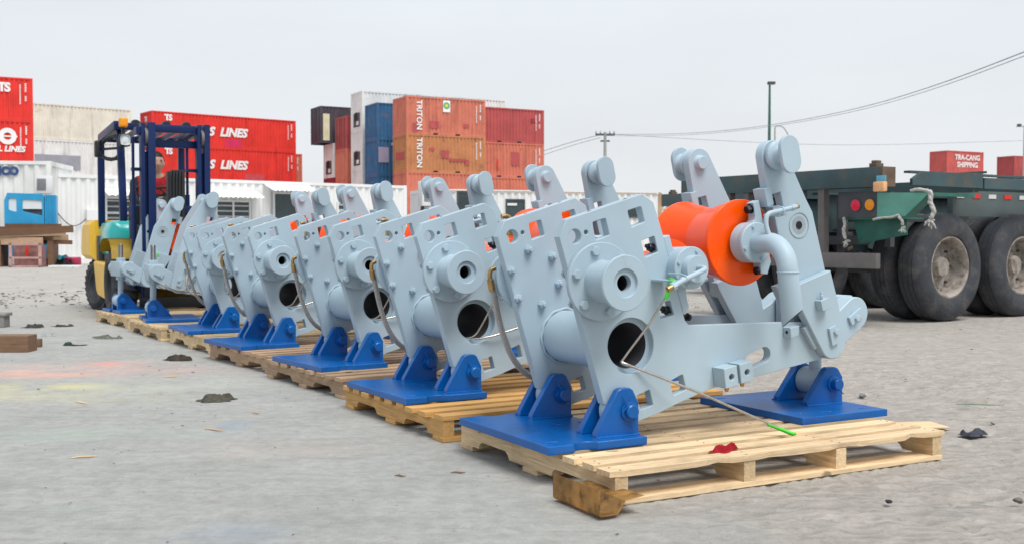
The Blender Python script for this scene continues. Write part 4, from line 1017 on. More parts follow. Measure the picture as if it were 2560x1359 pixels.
# twigs and splinters
def stick(px, py, L_, a, c, label, w_=.0035, cat='splinter'):
    mb = MB(); mb.tube([(-L_/2, 0, w_), (-L_/6, .004, w_*1.5), (L_/5, -.003, w_*1.2), (L_/2, .004, w_)], [w_*.5, w_, w_, w_*.3], 6)
    o = mb.build(cat.replace(' ', '_'), c); o.location = gnd(px, py); o.rotation_euler = (0, 0, a); tag(o, label, cat, 'wood scraps on the concrete')
stick(203, 1007, .10, -.6, PALE, 'pale splinter below the yellow paint stain'); stick(534, 1075, .10, -.5, BROWNW, 'brown splinter below the khaki rag'); stick(212, 1143, .09, .4, PALE, 'thin straw coloured splinter on the left concrete')
stick(1145, 1182, .05, 0, OLDW, 'small dark twig before the nearest pallet', .003); stick(1000, 1190, .04, -.3, OLDW, 'dark twig farther from the nearest pallet', .003); stick(428, 942, .08, .5, PALE, 'pale splinter below the brown rag'); stick(640, 1034, .04, -.2, BROWNW, 'tiny brown splinter right of the khaki rag', .004)
stick(2450, 1012, .22, -.1, paint('green_twig', (.14, .22, .14), .7, .2, 30, 0), 'thin green twig on the sand at the right', .003, 'twig')
stick(1520, 936, .05, 0, OLDW, 'x', .003) if False else None
def stone(px, py, s, label, c=(.20, .21, .19)):
    mb = MB(); bmesh.ops.create_icosphere(mb.bm, subdivisions=3, radius=s)
    for v in mb.bm.verts: v.co *= 1+.35*noise.noise(v.co*1.3/s+Vector((px, py, 0))); v.co.z *= .62
    o = mb.build('stone', paint('stone_%d' % px, c, .9, .3, 30, .3, 120), None, 60); o.location = gnd(px, py)+Vector((0, 0, s*.25)); tag(o, label, 'stone')
stone(2156, 990, .018, 'small dark stone right of the rear blue base'); stone(2546, 1252, .014, 'pebble at the right edge of the sand', (.14, .13, .12)); stone(2222, 1254, .010, 'black pebble on the sand below the pallet', (.03, .03, .03)); stone(2483, 1057, .010, 'grey pebble beyond the slate rag', (.3, .3, .3))
mb = MB(); mb.box(-.11, .11, -.075, .075, 0, .006, .002); o = mb.build('plywood_scrap', PALE); o.location = gnd(2290, 1064); o.rotation_euler = (0, 0, ANG-.3); tag(o, 'pale plywood offcut lying behind the near right pallet corner', 'offcut')
# loose grit as one countless thing
mb = MB(); r5 = random.Random(8)
def grit(n, x0, x1, y0, y1, s0, s1):
    for _ in range(n):
        px_ = r5.uniform(x0, x1); py_ = r5.uniform(y0, y1)
        g = Vector((r5.uniform(x0, x1), r5.uniform(y0, y1), 0)); s = r5.uniform(s0, s1)*r5.random()**1.5+s0*.3
        vs = [g+Vector((r5.uniform(-1, 1)*s*1.6, r5.uniform(-1, 1)*s, r5.uniform(.0, .8)*s)) for _ in range(5)]
        v = [mb.bm.verts.new(p) for p in vs]
        for f in ((0, 1, 2), (0, 2, 3), (0, 3, 4), (1, 2, 4), (0, 1, 4), (2, 3, 4)):
            mb.bm.faces.new([v[q] for q in f])
grit(1500, -2.4, 3.8, 2.0, 8, .0018, .0062); grit(900, -6, 7, 5, 14, .003, .012); grit(900, -12, 16, 10, 30, .006, .03)
def grit2(n, c, sx, sy, s0, s1):
    for _ in range(n):
        g = c+Vector((r5.gauss(0, sx), r5.gauss(0, sy), 0)); s = r5.uniform(s0, s1)
        v = [mb.bm.verts.new(g+Vector((r5.uniform(-1, 1)*s*1.6, r5.uniform(-1, 1)*s, r5.uniform(.0, .8)*s))) for _ in range(5)]
        for f in ((0, 1, 2), (0, 2, 3), (0, 3, 4), (1, 2, 4), (0, 1, 4), (2, 3, 4)): mb.bm.faces.new([v[q] for q in f])
grit2(420, gnd(60, 745), 1.6, 1.0, .01, .035); grit2(200, gnd(1750, 775), .7, 1.0, .006, .02)
o = mb.build('gravel', paint('gravel_m', (.17, .16, .145), .9, .7, 14, 0), None, 0, fix=False); tag(o, 'scattered grit and small rubble over the yard', 'gravel', kind='stuff')

# folded steel channel on the ground at the pallet corner
CH = paint('brown_steel_channel', (.56, .33, .11), .4, .35, 9, .1, 60, metal=.1, dirt=(.16, .085, .03), dirt_amt=(.48, .68))
ch = [(-.004, .082), (0, .082), (0, .006), (.006, .002), (.052, .002), (.075, .022), (.088, .040), (.128, .047), (.128, .051), (.086, .045), (.072, .027), (.050, .006), (.008, .006), (.005, .008), (.004, .083)]
mb = MB(); n = 12; prev = None
chp = [(0, .082), (0, .010), (.004, .004), (.056, .003), (.078, .020), (.092, .040), (.150, .047)]
for k in range(n+1):
    t = k/n; vv = -.112+t*.262; row = []
    for i, (a, b) in enumerate(chp):
        sc = 1.0; a2 = a*(.82 if t > .6 and i >= 3 else 1); j = .001*noise.noise(Vector((i, k*.7, 1)))
        if k == 0 and i == 3: j += .006
        row.append(mb.bm.verts.new(uv(-.124+a2+j+(.012*(1-t) if i == 6 else 0), vv+(.012*i/6 if k == 0 else 0), b+.003+j*.3)))
    if prev:
        for i in range(len(row)-1): mb.bm.faces.new((prev[i], prev[i+1], row[i+1], row[i]))
    prev = row
bmesh.ops.solidify(mb.bm, geom=mb.bm.faces[:], thickness=.003)
o = mb.build('steel_channel', CH, None, 30); tag(o, 'bent brown steel channel on the ground at the nearest pallet corner', 'channel')
g0 = uv(-.12, 0)
for v_ in o.data.vertices: v_.co -= g0
o.location = g0

# ------------------------------------------------------------------ poles and cables
POLE = paint('concrete_pole', (.34, .36, .34), .8, .1, 3, .05); GP = paint('green_pole', (.03, .13, .10), .5, .2, 3, .05)
def lamp_pole(px, ytop, d, mat, label, style):
    b = cpos(px, d); H_ = .8+(590-ytop)*d/2715
    r_ = empty('street_lamp', b, 0, label, 'street lamp'); mb = MB(); mb.lathe((0, 0, 0), (0, 0, 1), [(0, .13), (H_*.5, .10), (H_, .06)], 14); mb.build('pole', mat, r_)
    if style == 0:
        mb = MB(); mb.box(-.12, .3, -.15, .15, H_, H_+.16, .03); h_ = mb.build('lamp_head', DGREY, r_); mb = MB(); mb.box(-.02, .26, -.1, .1, H_-.02, H_+.002); mb.build('lamp_glass', FRAMEW, h_, smooth=0)
    elif style == 1:
        mb = MB(); mb.tube([(0, 0, H_), (.2, 0, H_+.15), (.7, 0, H_+.05), (1.05, 0, H_-.5), (1.15, 0, H_-.75)], .05, 8, smooth=2); mb.build('lamp_arm', mat, r_); mb = MB(); mb.box(1.0, 1.35, -.12, .12, H_-.95, H_-.75, .04); mb.build('lamp_head', DGREY, r_)
    else:
        mb = MB(); mb.box(-.7, .7, -.05, .05, H_-.05, H_+.05); mb.build('lamp_arm', mat, r_, smooth=0)
        for x in (-.6, .45): mb = MB(); mb.box(x, x+.3, -.15, .15, H_+.05, H_+.22, .03); mb.build('lamp_head', DGREY, r_)
lamp_pole(1921, 214, 62, GP, 'tall dark green lamp pole with single square head', 0)
lamp_pole(1935, 320, 92, POLE, 'shorter lamp pole with a curved arm right of the tall one', 1)
lamp_pole(2556, 318, 95, POLE, 'double headed lamp pole at the right edge', 2)
up_ = empty('utility_pole', cpos(1512, 70), 0, 'concrete utility pole with a crossarm carrying the cables', 'utility pole')
H_ = .8+(590-332)*70/2715
mb = MB(); mb.lathe((0, 0, 0), (0, 0, 1), [(0, .16), (H_, .09)], 14); mb.build('pole', POLE, up_)
mb = MB(); mb.box(-.62, .62, -.06, .06, H_-.22, H_-.10); mb.box(-.3, .3, -.05, .05, H_-.62, H_-.52); mb.build('crossarm', DGREY, up_, smooth=0)
for x in (-.58, -.3, .3, .58): mb = MB(); mb.lathe((x, 0, H_-.10), (0, 0, 1), [(0, .05), (.05, .07), (.12, .04), (.18, .03)], 10); mb.build('insulator', POLE, up_)
CAB = paint('cable_grey', (.26, .29, .31), .7, .1, 3, 0)
def cable(pts, r, label):
    mb = MB(); mb.tube([atd(*p) for p in pts], r, 6, smooth=2); o = mb.build('overhead_cable', CAB); tag(o, label, 'cable', 'overhead cables')
cable([(1512, 336, 70), (1640, 337, 64), (1780, 331, 58), (1950, 311, 51), (2150, 272, 43), (2350, 212, 34), (2660, 92, 22)],   .014, 'upper overhead cable running right from the utility pole')
cable([(1514, 340, 70), (1640, 341, 64), (1780, 335, 58), (1950, 315, 51), (2150, 278, 43), (2350, 220, 34), (2660, 103, 22)], .010, 'middle overhead cable running right from the utility pole')
cable([(1500, 338, 70), (1440, 352, 76), (1340, 384, 88)], .02, 'overhead cable from the utility pole to behind the containers, upper'); cable([(1500, 345, 70), (1440, 361, 76), (1340, 394, 88)], .016, 'overhead cable from the utility pole to behind the containers, lower')
cable([(1524, 336, 70), (1900, 358, 80), (2150, 365, 85), (2560, 352, 90)], .016, 'faint distant cable sagging towards the right edge')

# low greenery and a roof seen between the cabin and the trailer
LEAF = paint('leaf_green', (.09, .20, .05), .8, .4, 3, 0)
def bush(P, w_, h_, label, seed):
    r_ = empty('bush', P, 0, label, 'bush'); r = random.Random(seed); mb = MB()
    for _ in range(1500):
        a = r.uniform(0, 6.28); rr = r.random()**.5*w_/2; z = h_*(.1+.9*r.random())*(1-.5*(rr/(w_/2))**2); c = Vector((rr*math.cos(a), rr*math.sin(a)*.6, z)); s = .11
        v = [mb.bm.verts.new(c+Vector((r.uniform(-s, s), r.uniform(-s, s), r.uniform(-s, s)))) for _ in range(3)]; mb.bm.faces.new(v)
    mb.build('crown', LEAF, r_, 0, fix=False); mb = MB(); mb.cyl((0, 0, 0), (0, 0, h_*.6), .07, 8, 0, .03); mb.build('trunk', OLDW, r_)
bush(cpos(1678, 52), 2.6, 2.6, 'green bush right behind the end of the white cabin', 1); bush(cpos(1720, 54), 2.6, 2.0, 'green bush behind the left end of the trailer', 2)
sh = empty('shed', cpos(1665, 49), R(15), 'low dark red shed under the green bush by the cabin', 'shed')
mb = MB(); mb.box(0, 1.6, 0, 1.5, 0, 1.5); mb.build('wall', REDDK, sh, smooth=0); mb = MB(); mb.box(-.15, 1.8, -.2, 1.7, 1.5, 1.62); mb.build('roof', FRAMEW, sh, smooth=0)

# ------------------------------------------------------------------ trailers
TEAL = paint('trailer_teal', (.035, .075, .085), .5, .3, 2.5, .1, 40, dirt=(.10, .075, .055), dirt_amt=(.50, .72))
TGREEN = paint('mudguard_green_lit', (.12, .36, .29), .45, .15, 5, .05); TGREEND = paint('bracket_green', (.015, .12, .09), .5, .3, 6, .05)  # mudguard green made lighter: light on its face put into the colour
TRUST = paint('trailer_rust', (.13, .09, .06), .75, .35, 7, .2, 60); GREYB = paint('bumper_grey', (.13, .12, .12), .6, .2, 6, .1)
RUBBER = paint('tyre_rubber', (.045, .050, .060), .75, .25, 3, .1, 60, dirt=(.13, .12, .11), dirt_amt=(.46, .8), spec=.3)
RIM = paint('dusty_rim', (.33, .30, .27), .6, .2, 6, .1, dirt=(.13, .10, .08), dirt_amt=(.45, .65)); REDL = paint('red_lens', (.80, .0, .05), .25, .1, 30, 0); AMBL = paint('amber_lens', (.95, .32, .0), .25, .1, 30, 0)
ROPE = paint('dirty_rope', (.42, .42, .40), .9, .3, 40, .5, 200)
def wheel(root, c, s, r=.51, w_=.27, dual=True):
    """outer face at c, axle towards +y*s"""
    ax = Vector((0, s, 0)); c = Vector(c)
    o_ = []
    for k, off in enumerate((0, .31) if dual else (0,)):
        mb = MB(); a = c+ax*off
        mb.lathe(a, ax, [(.045, .285), (.018, .30), (.006, .335), (.0, .38), (.006, .425), (.022, .465), (.048, .492), (.060, .500), (.075, .507), (.080, .498), (.084, .507), (.120, .510), (.125, .500), (.130, .510), (.175, .510), (.180, .500), (.185, .510), (.215, .507), (.235, .495), (.255, .46), (.27, .40), (.262, .335), (.24, .285)], 72, cap=False)
        if r != .51: bmesh.ops.scale(mb.bm, vec=(r/.51, 1, r/.51), space=Matrix.Translation(-a), verts=mb.bm.verts)
        t = mb.build('tyre', RUBBER, None, 30); t.parent = root; o_.append(t); KIDS.setdefault(root.name, []).append(t)
    mb = MB(); q = r/.51
    mb.lathe(c, ax, [(.046, .292*q), (.030, .290*q), (.026, .275*q), (.040, .262*q), (.07, .252*q), (.16, .245*q), (.185, .235*q), (.19, .16*q), (.17, .13*q), (.165, .10*q), (.12, .095*q), (.10, .085*q), (.098, 0)], 56, cap=False)
    rm = mb.build('rim', RIM, None, 30); rm.parent = root; KIDS.setdefault(root.name, []).append(rm)
    for (a, b) in bolt_circle(0, 0, .115*q, 10, 0) if False else []: pass
    for i in range(8):
        an = 2*math.pi*i/8; p = c+ax*.19+Vector((math.cos(an)*.20*q, 0, math.sin(an)*.20*q))
        mb = MB(); mb.hexb(p, -ax, .014, .03, False); nb = mb.build('wheel_nut', DGREY, None, 0); nb.parent = rm; KIDS.setdefault(rm.name, []).append(nb)
def make_trailer():
    root = empty('container_trailer')
    def A(mb, n, m, p=root, **k): return mb.build(n, m, p, **k)
    mb = MB(); mb.box(0, .172, .02, 2.52, 1.222, 1.394, .006); bo = A(mb, 'rear_bolster', TEAL)
    mb = MB(); mb.box(.001, .171, .0, .0195, 1.223, 1.393); A(mb, 'end_cap', TRUST, bo, smooth=0); mb = MB(); mb.box(.001, .171, 2.521, 2.54, 1.223, 1.393); A(mb, 'end_cap', TRUST, bo, smooth=0)
    for y in (.10, 2.36):
        mb = MB(); mb.box(.04, .14, y, y+.075, 1.394, 1.43, .004); mb.box(.055, .125, y+.008, y+.067, 1.43, 1.455, .01); A(mb, 'twist_lock', TRUST, bo)
    for y in (.78, 1.62):
        mb = MB(); mb.box(.172, 11.5, y, y+.14, 1.18, 1.20); mb.box(.172, 11.5, y+.062, y+.078, .86, 1.18); mb.box(.172, 11.5, y, y+.14, .84, .86); A(mb, 'main_beam', TEAL, smooth=0)
    me = plate_mesh([(.43, 1.245), (1.46, 1.24), (1.46, 1.385), (.55, 1.36), (.43, 1.30)], [], .02, .05, .002); A(MB().mesh(me), 'side_rail', TEAL)
    mb = MB(); mb.box(.44, 11.5, .052, .12, 1.355, 1.375); mb.box(1.5, 11.5, .03, .1, 1.24, 1.34); mb.box(1.475, 1.49, .0, .3, 1.38, 1.40); A(mb, 'edge_rail', TEAL, smooth=0)
    for x in (1.46, 2.9, 4.4, 5.9, 7.4): mb = MB(); mb.box(x, x+.1, .13, 2.4, 1.21, 1.33); A(mb, 'cross_member', TEAL, smooth=0)
    # rear underrun bar and posts
    mb = MB(); mb.box(0, .06, .06, 2.46, .518, .650, .004); A(mb, 'underrun_bar', GREYB)
    for y in (.66, .72+.2, 1.6, 1.85): mb = MB(); mb.box(.03, .10, y, y+.07, .65, 1.222); A(mb, 'bumper_post', GREYB, smooth=0)
    # lamp panel
    mb = MB(); mb.box(.10, .16, .135, .56, .957, 1.19, .006); lp = A(mb, 'lamp_panel', DGREY)
    for y, m_ in ((.361, REDL), (.209, AMBL)):
        mb = MB(); mb.lathe((.101, y, 1.072), (-1, 0, 0), [(0, .060), (.008, .060), (.008, .050), (.004, .050)], 28, cap=False); rg = A(mb, 'lamp_ring', DGREY, lp)
        mb = MB(); mb.lathe((.10, y, 1.072), (-1, 0, 0), [(0, .050), (.007, .049), (.011, .035), (.012, 0)], 28); A(mb, 'tail_lamp', m_, lp)
    # green bracket
    mb = MB(); f_ = lambda a, b, d: Vector((d, a, b))
    mb.prism([(.133, .960), (.133, 1.176), (-.40, 1.158), (-.164, .966)], f_, .10, .108); mg = A(mb, 'mudguard_bracket', TGREEN, smooth=0)
    mb = MB(); mb.prism([(-.402, 1.160), (-.41, 1.152), (-.170, .957), (-.160, .964)], f_, .09, .20); mb.box(.108, .7, -.41, -.38, 1.13, 1.16); A(mb, 'bracket_edge', TGREEND, mg, smooth=0)
    mb = MB(); mb.prism([(.47, .95), (-.10, .948), (-.10, .81), (.40, .728)], f_, .20, .21); A(mb, 'bracket_web', TGREEND, mg, smooth=0)
    mb = MB(); mb.box(.11, .4, -.12, .56, .945, .956); A(mb, 'bracket_shelf', TGREEND, mg, smooth=0)
    mb = MB(); mb.box(.40, 1.0, .30, .75, .93, .99); mb.box(.3, .36, .66, .74, .45, 1.15); mb.box(.5, .56, .3, .36, .7, 1.2); mb.box(.2, .6, .6, 2.0, .72, .80); mb.cyl((.35, .5, .60), (.35, 2.0, .60), .06, 12); A(mb, 'undercarriage', DGREY, smooth=0)
    # boxes with reflective tape
    for x in (1.5, 3.2, 5.0):
        mb = MB(); mb.box(x, x+1.55, .36, .42, .985, 1.235, .004); sp = A(mb, 'side_panel', paint('panel_teal', (.095, .125, .13), .5, .2, 3, .05))
        for i in range(6):
            xx = x+.05+i*.26; mb = MB(); mb.box(xx, xx+.12, .354, .359, 1.165, 1.205); A(mb, 'reflective_tape', TSRED if i % 2 else FRAMEW, sp, smooth=0)
        mb = MB(); mb.box(x+1.55, x+1.62, .30, .42, .80, 1.24); A(mb, 'panel_post', TEAL, smooth=0)
    # axles, springs, wheels
    for x in (1.27, 2.45, 3.63):
        mb = MB(); mb.cyl((x, .4, .505), (x, 2.14, .505), .075, 18); A(mb, 'axle', DGREY)
        for y in (.86, 1.68):
            mb = MB()
            for k in range(5): mb.tube([(x-.48+k*.05, y, .70-.018*k), (x, y, .58-.018*k), (x+.48-k*.05, y, .70-.018*k)], .012, 6, smooth=2)
            A(mb, 'leaf_spring', TRUST)
            mb = MB(); mb.box(x-.56, x-.42, y-.03, y+.03, .66, .86); A(mb, 'spring_hanger', TEAL, smooth=0)
        for s, y in ((1, .19), (-1, 2.35)):
            wr = empty('wheel'); wr.parent = root; KIDS.setdefault(root.name, []).append(wr)
            wheel(wr, (x, y, .508), s)
    mb = MB(); mb.box(6.8, 7.0, .9, 1.0, 0, .9); mb.box(6.75, 7.05, .85, 1.05, 0, .03); mb.box(6.8, 7.0, 1.6, 1.7, 0, .9); mb.box(6.75, 7.05, 1.55, 1.75, 0, .03); A(mb, 'landing_leg', TEAL, smooth=0)
    return root
tr = make_trailer(); TA = R(33.2)
T0 = Vector((3.166, 9.298, 0)); tr.location = T0; tr.rotation_euler = (0, 0, TA)
tag(tr, 'dark teal skeletal container trailer with red and amber tail lamps, behind the nearest machine', 'trailer', 'container trailers')
tu = Vector((math.cos(TA), math.sin(TA), 0)); tv = Vector((-math.sin(TA), math.cos(TA), 0))
t2 = copy_tree(tr); t2.location = T0+tu*2.6+tv*3.3; t2.rotation_euler = (0, 0, TA); tag(t2, 'second teal container trailer parked beyond the first', 'trailer', 'container trailers')
def tloc(x, y, z): return T0+tu*x+tv*y+Vector((0, 0, z))
def rope(pts, r, label, seed):
    rr = random.Random(seed); P2 = [tloc(*p)+Vector((rr.uniform(-1, 1), rr.uniform(-1, 1), rr.uniform(-1, 1)))*.006 for p in pts]
    n = []
    mb = MB()
    for s in range(2):
        Q = []
        for a, b in zip(P2, P2[1:]):
            for k in range(4): t = k/4; Q.append(a.lerp(b, t)+Vector((math.cos(len(Q)*1.3+s*3.14), math.sin(len(Q)*1.3+s*3.14), math.sin(len(Q)))).normalized()*r*.7)
        mb.tube(Q, [r*(.8+.5*rr.random()) for _ in Q], 7)
    for k in range(16):
        a = P2[-1]; b = a+Vector((rr.uniform(-1, 1)*r*3.4, rr.uniform(-1, 1)*r*3.4, rr.uniform(-5.5, .8)*r)); mb.tube([a, (a+b)/2+Vector((rr.uniform(-r, r), rr.uniform(-r, r), 0)), b], [r*.8, r*.75, r*.35], 6)
    o = mb.build('rope', ROPE, None, 60); g_ = P2[0].copy()
    for v_ in o.data.vertices: v_.co -= g_
    o.location = g_; tag(o, label, 'rope', 'dirty ropes tied to the trailer')
rope([(.06, -.25, 1.18), (.05, -.40, 1.185), (.06, -.44, 1.16), (.05, -.44, 1.08), (.06, -.46, 1.0), (.05, -.44, .92)], .013, 'thick pale rope hanging over the tip of the green bracket', 3)
rope([(.06, .46, .96), (.07, .46, .90), (.06, .455, .84), (.07, .44, .76)], .011, 'ragged rope end hanging below the red tail lamp', 5)
rope([(.05, .12, .945), (.07, -.02, .965), (.07, -.10, .97), (.07, -.15, .93), (.07, -.16, .88)], .009, 'rope knotted under the green bracket corner', 8)
mb = MB(); mb.box(-.055, .0, -.055, .055, 0, .085, .012); o = mb.build('side_marker', paint('pale_amber', (.80, .42, .20), .4, .1, 20, 0)); o.location = tloc(-.03, -.02, 1.175); o.rotation_euler = (0, 0, TA); tag(o, 'pale amber marker lamp tied on with rope above the green bracket', 'marker lamp')
mb = MB(); mb.box(-.01, .0, -.045, .05, 0, .10, .003); o = mb.build('blue_tag', paint('tag_blue', (.10, .35, .50), .5, .1, 20, 0)); o.location = tloc(-.01, 0, 1.215); o.rotation_euler = (0, 0, TA); tag(o, 'small pale blue tag behind the marker lamp', 'tag')

# ------------------------------------------------------------------ forklift
FB = paint('forklift_navy', (.003, .017, .085), .4, .2, 3, .05, spec=.3); FY = paint('forklift_yellow', (.80, .48, .03), .4, .08, 3, .05); FC = paint('forklift_turquoise', (.02, .46, .46), .25, .1, 3, .0, coat=.3)
FO = paint('fender_ochre', (.45, .30, .02), .5, .2, 3, .05); FK = paint('black_plastic', (.012, .014, .018), .5, .3, 5, .05); LENS = paint('lamp_lens', (.72, .76, .78), .15, .1, 20, 0); FOR = paint('indicator_orange', (.85, .30, .01), .3, .1, 20, 0)
fk = empty('forklift', uv(.4, 9.2), ANG, 'navy, yellow and turquoise forklift facing the row of machines', 'forklift')
MF = Matrix.Translation((-.4, -9.2, 0))
def F(mb, n, m, p=fk, **k): return mb.build(n, m, p, M=MF, **k)
def fwheel(c, s, r, w_, st=0):
    wr = empty('wheel'); wr.parent = fk
    mb = MB(); a = Vector((s, 0, 0)); c = Vector(c); q = r
    prof = [(.03, .60*q), (.01, .64*q), (.0, .75*q), (.02, .90*q), (.05, .98*q), (w_*.3, q), (w_*.7, q), (w_-.05, .98*q), (w_-.02, .9*q), (w_, .75*q), (w_-.02, .6*q)]
    mb.lathe(c, a, prof, 48, cap=False)
    for i in range(26):
        an = 2*math.pi*i/26; h = Vector((0, math.cos(an), math.sin(an))); tng = Vector((0, -math.sin(an), math.cos(an)))
        p0 = c+a*.03+h*(q*.985); mb.bar(p0, p0+a*(w_-.06)+tng*.03, .05, .03, up=h)
    MS = MF @ Matrix.Translation(c) @ Matrix.Rotation(R(st), 4, 'Z') @ Matrix.Translation(-c)
    t = mb.build('tyre', RUBBER, wr, 30, M=MS)
    mb = MB(); mb.lathe(c, a, [(.035, .61*q), (.02, .60*q), (.02, .55*q), (.06, .50*q), (.08, .25*q), (.05, .22*q), (.045, 0)], 36, cap=False); mb.build('rim', FK if r > .3 else DGREY, wr, 30, M=MS)
fwheel((-.20, 8.62, .33), 1, .33, .25); fwheel((.98, 8.62, .33), -1, .33, .25); fwheel((-.16, 9.94, .27), 1, .27, .18, 17); fwheel((.94, 9.94, .27), -1, .27, .18, 17)
mb = MB(); me = plate_mesh([(9.80, .54), (10.60, .54), (10.66, .64), (10.58, .90), (10.42, .97), (9.84, .97)], [], -1.0, .20, .05)
for v_ in me.vertices: v_.co = (-v_.co.y, v_.co.x, v_.co.z)
F(MB().mesh(me), 'counterweight', FY)
me = plate_mesh([(8.90, .52), (8.90, .22), (8.98, .15), (9.55, .17), (9.66, .22), (9.86, .535)], [], -.95, .17, .02)
for v_ in me.vertices: v_.co = (-v_.co.y, v_.co.x, v_.co.z)
F(MB().mesh(me), 'chassis', FY)
mb = MB(); mb.box(-.09, .90, 9.0, 9.7, .50, .62, .01); mb.box(-.14, -.095, 9.66, 9.80, .5, .8); F(mb, 'step_panel', DGREY)
mb = MB(); mb.box(-.13, .88, 9.02, 9.78, .58, .96, .12); F(mb, 'engine_hood', FC, smooth=60)
mb = MB(); mb.box(.15, .72, 9.14, 9.60, .96, 1.03, .03); mb.box(.18, .70, 9.56, 9.68, 1.0, 1.42, .05); F(mb, 'seat', FK, smooth=60)
# fenders
for (x0, x1) in ((-.22, .12), (.70, 1.0)):
    pts = [(8.20, .58), (8.24, .68), (8.33, .745), (8.48, .775), (8.75, .775), (8.92, .74), (9.0, .64)]
    mb = MB(); prev = None
    for (v_, z_) in pts:
        row = [mb.bm.verts.new((x0, v_, z_)), mb.bm.verts.new((x1, v_, z_))]
        if prev: mb.bm.faces.new((prev[0], prev[1], row[1], row[0]))
        prev = row
    bmesh.ops.solidify(mb.bm, geom=mb.bm.faces[:], thickness=.02)
    F(mb, 'fender', FO, smooth=60)
mb = MB(); mb.box(.0, .82, 8.50, 8.60, .55, 1.10, .02); F(mb, 'front_cowl', FB)
mb = MB(); mb.box(.14, .66, 8.48, 8.62, .35, .55); mb.cyl((.05, 8.44, .86), (.24, 8.44, .86), .055, 16); mb.lathe((.10, 8.46, .97), (0, -1, 0), [(0, .11), (.02, .11), (.02, 0)], 20); F(mb, 'tilt_cylinder', FK)
mb = MB(); mb.box(.0, .84, 8.55, 9.2, .50, .56, .01); F(mb, 'floor_plate', FK)
mb = MB(); mb.bar((.42, 8.74, .56), (.42, 8.92, 1.20), .05, .05); F(mb, 'steering_column', FK)
mb = MB(); c_ = Vector((.42, 8.95, 1.24)); nrm = Vector((0, .35, 1)).normalized(); t1 = Vector((1, 0, 0)); t2_ = nrm.cross(t1)
mb.tube([c_+(t1*math.cos(a)+t2_*math.sin(a))*.17 for a in [2*math.pi*i/28 for i in range(29)]], .014, 8, False)
for a in (0, 2.1, 4.2): mb.tube([c_, c_+(t1*math.cos(a)+t2_*math.sin(a))*.17], .009, 6)
F(mb, 'steering_wheel', FK)
for i in range(3): mb = MB(); mb.tube([(.13+i*.05, 8.70, 1.05), (.11+i*.05, 8.72, 1.22), (.10+i*.05, 8.70, 1.27)], .008, 6); mb.lathe((.10+i*.05, 8.70, 1.26), (0, 0, 1), [(0, .01), (.01, .02), (.03, .02), (.04, .0)], 10); F(mb, 'lever', FK)
# guard
PIL = [((-.03, 8.70, .95), (-.03, 8.86, 1.86)), ((.74, 8.70, .95), (.74, 8.86, 1.86)), ((-.08, 9.84, .90), (-.08, 9.84, 1.82)), ((.77, 9.84, .90), (.77, 9.84, 1.82))]
for a, b in PIL: mb = MB(); mb.bar(a, b, .055, .07, bev=.008); F(mb, 'guard_pillar', FB)
mb = MB()
for x in (-.10, .74): mb.bar((x+.03, 8.78, 1.905), (x+.03, 9.9, 1.86), .06, .085, bev=.01)
mb.box(-.07, .77, 8.75, 8.83, 1.86, 1.93, .01); mb.box(-.1, .79, 9.86, 9.92, 1.82, 1.895, .01)
for i in range(6): x = .05+i*.125; mb.bar((x, 8.8, 1.90), (x, 9.88, 1.865), .03, .05)
rf = F(mb, 'overhead_guard', FB)
for x in (.12, .42, .62): mb = MB(); mb.lathe((x, 8.81, 1.925), (0, .9, .1), [(0, 0), (.01, .045), (.08, .045), (.09, 0)], 14); F(mb, 'guard_bolt_cover', FK, rf)
# mast
for (x0, x1, nm) in ((.035, .165, 1), (.560, .676, 1)):
    mb = MB(); mb.box(x0, x0+.035, 8.05, 8.17, .10, 1.87, .004); mb.box(x0+.06, x1, 8.03, 8.15, .12, 1.875, .004); mb.box(x0+.035, x0+.06, 8.10, 8.16, .1, 1.6); F(mb, 'mast_rail', FB)
    mb = MB(); mb.lathe((x0+.036, 8.10, 1.74), (1, 0, 0), [(0, .0), (0, .085), (.025, .085), (.025, 0)], 24); F(mb, 'chain_roller', GREYB)
    mb = MB(); xx = x0-.05 if x0 < .3 else x0-.07
    mb.cyl((xx, 8.2, .3), (xx, 8.2, 1.2), .022, 12); mb.cyl((xx, 8.2, 1.2), (xx, 8.2, 1.74), .014, 12); mb.box(xx-.02, x0+.01, 8.15, 8.22, 1.42, 1.45); F(mb, 'lift_cylinder', FB)
for b_ in ((-.01, .03, 8.04, 8.2, 1.76, 1.83), (.165, .560, 8.08, 8.15, 1.79, 1.85), (  .165, .560, 8.12, 8.17, 1.02, 1.09), (  .165, .560, 8.1, 8.17, .3, .4), (  .165, .560, 8.15, 8.2, 1.65, 1.72)):
    mb = MB(); mb.box(*b_, .004); F(mb, 'mast_crossbar', FB)
mb = MB(); mb.box(.28, .44, 8.06, 8.16, .75, 1.42, .01)
for k in range(5): mb.tube([(.30+k*.028, 8.055-.004*k, .75), (.30+k*.028, 8.05, 1.25), (.30+k*.03, 8.05, 1.38), (.32+k*.025, 8.06, 1.43), (.34+k*.02, 8.09, 1.40)], .013, 8, smooth=1)
F(mb, 'hydraulic_hoses', FK)
mb = MB(); mb.box(.0, .75, 8.0, 8.04, .12, .22, .004); mb.box(.0, .75, 8.0, 8.04, .42, .5, .004); mb.box(.05, .09, 8.0, 8.04, .22, .42); mb.box(.66, .70, 8.0, 8.04, .22, .42); F(mb, 'carriage', FK)
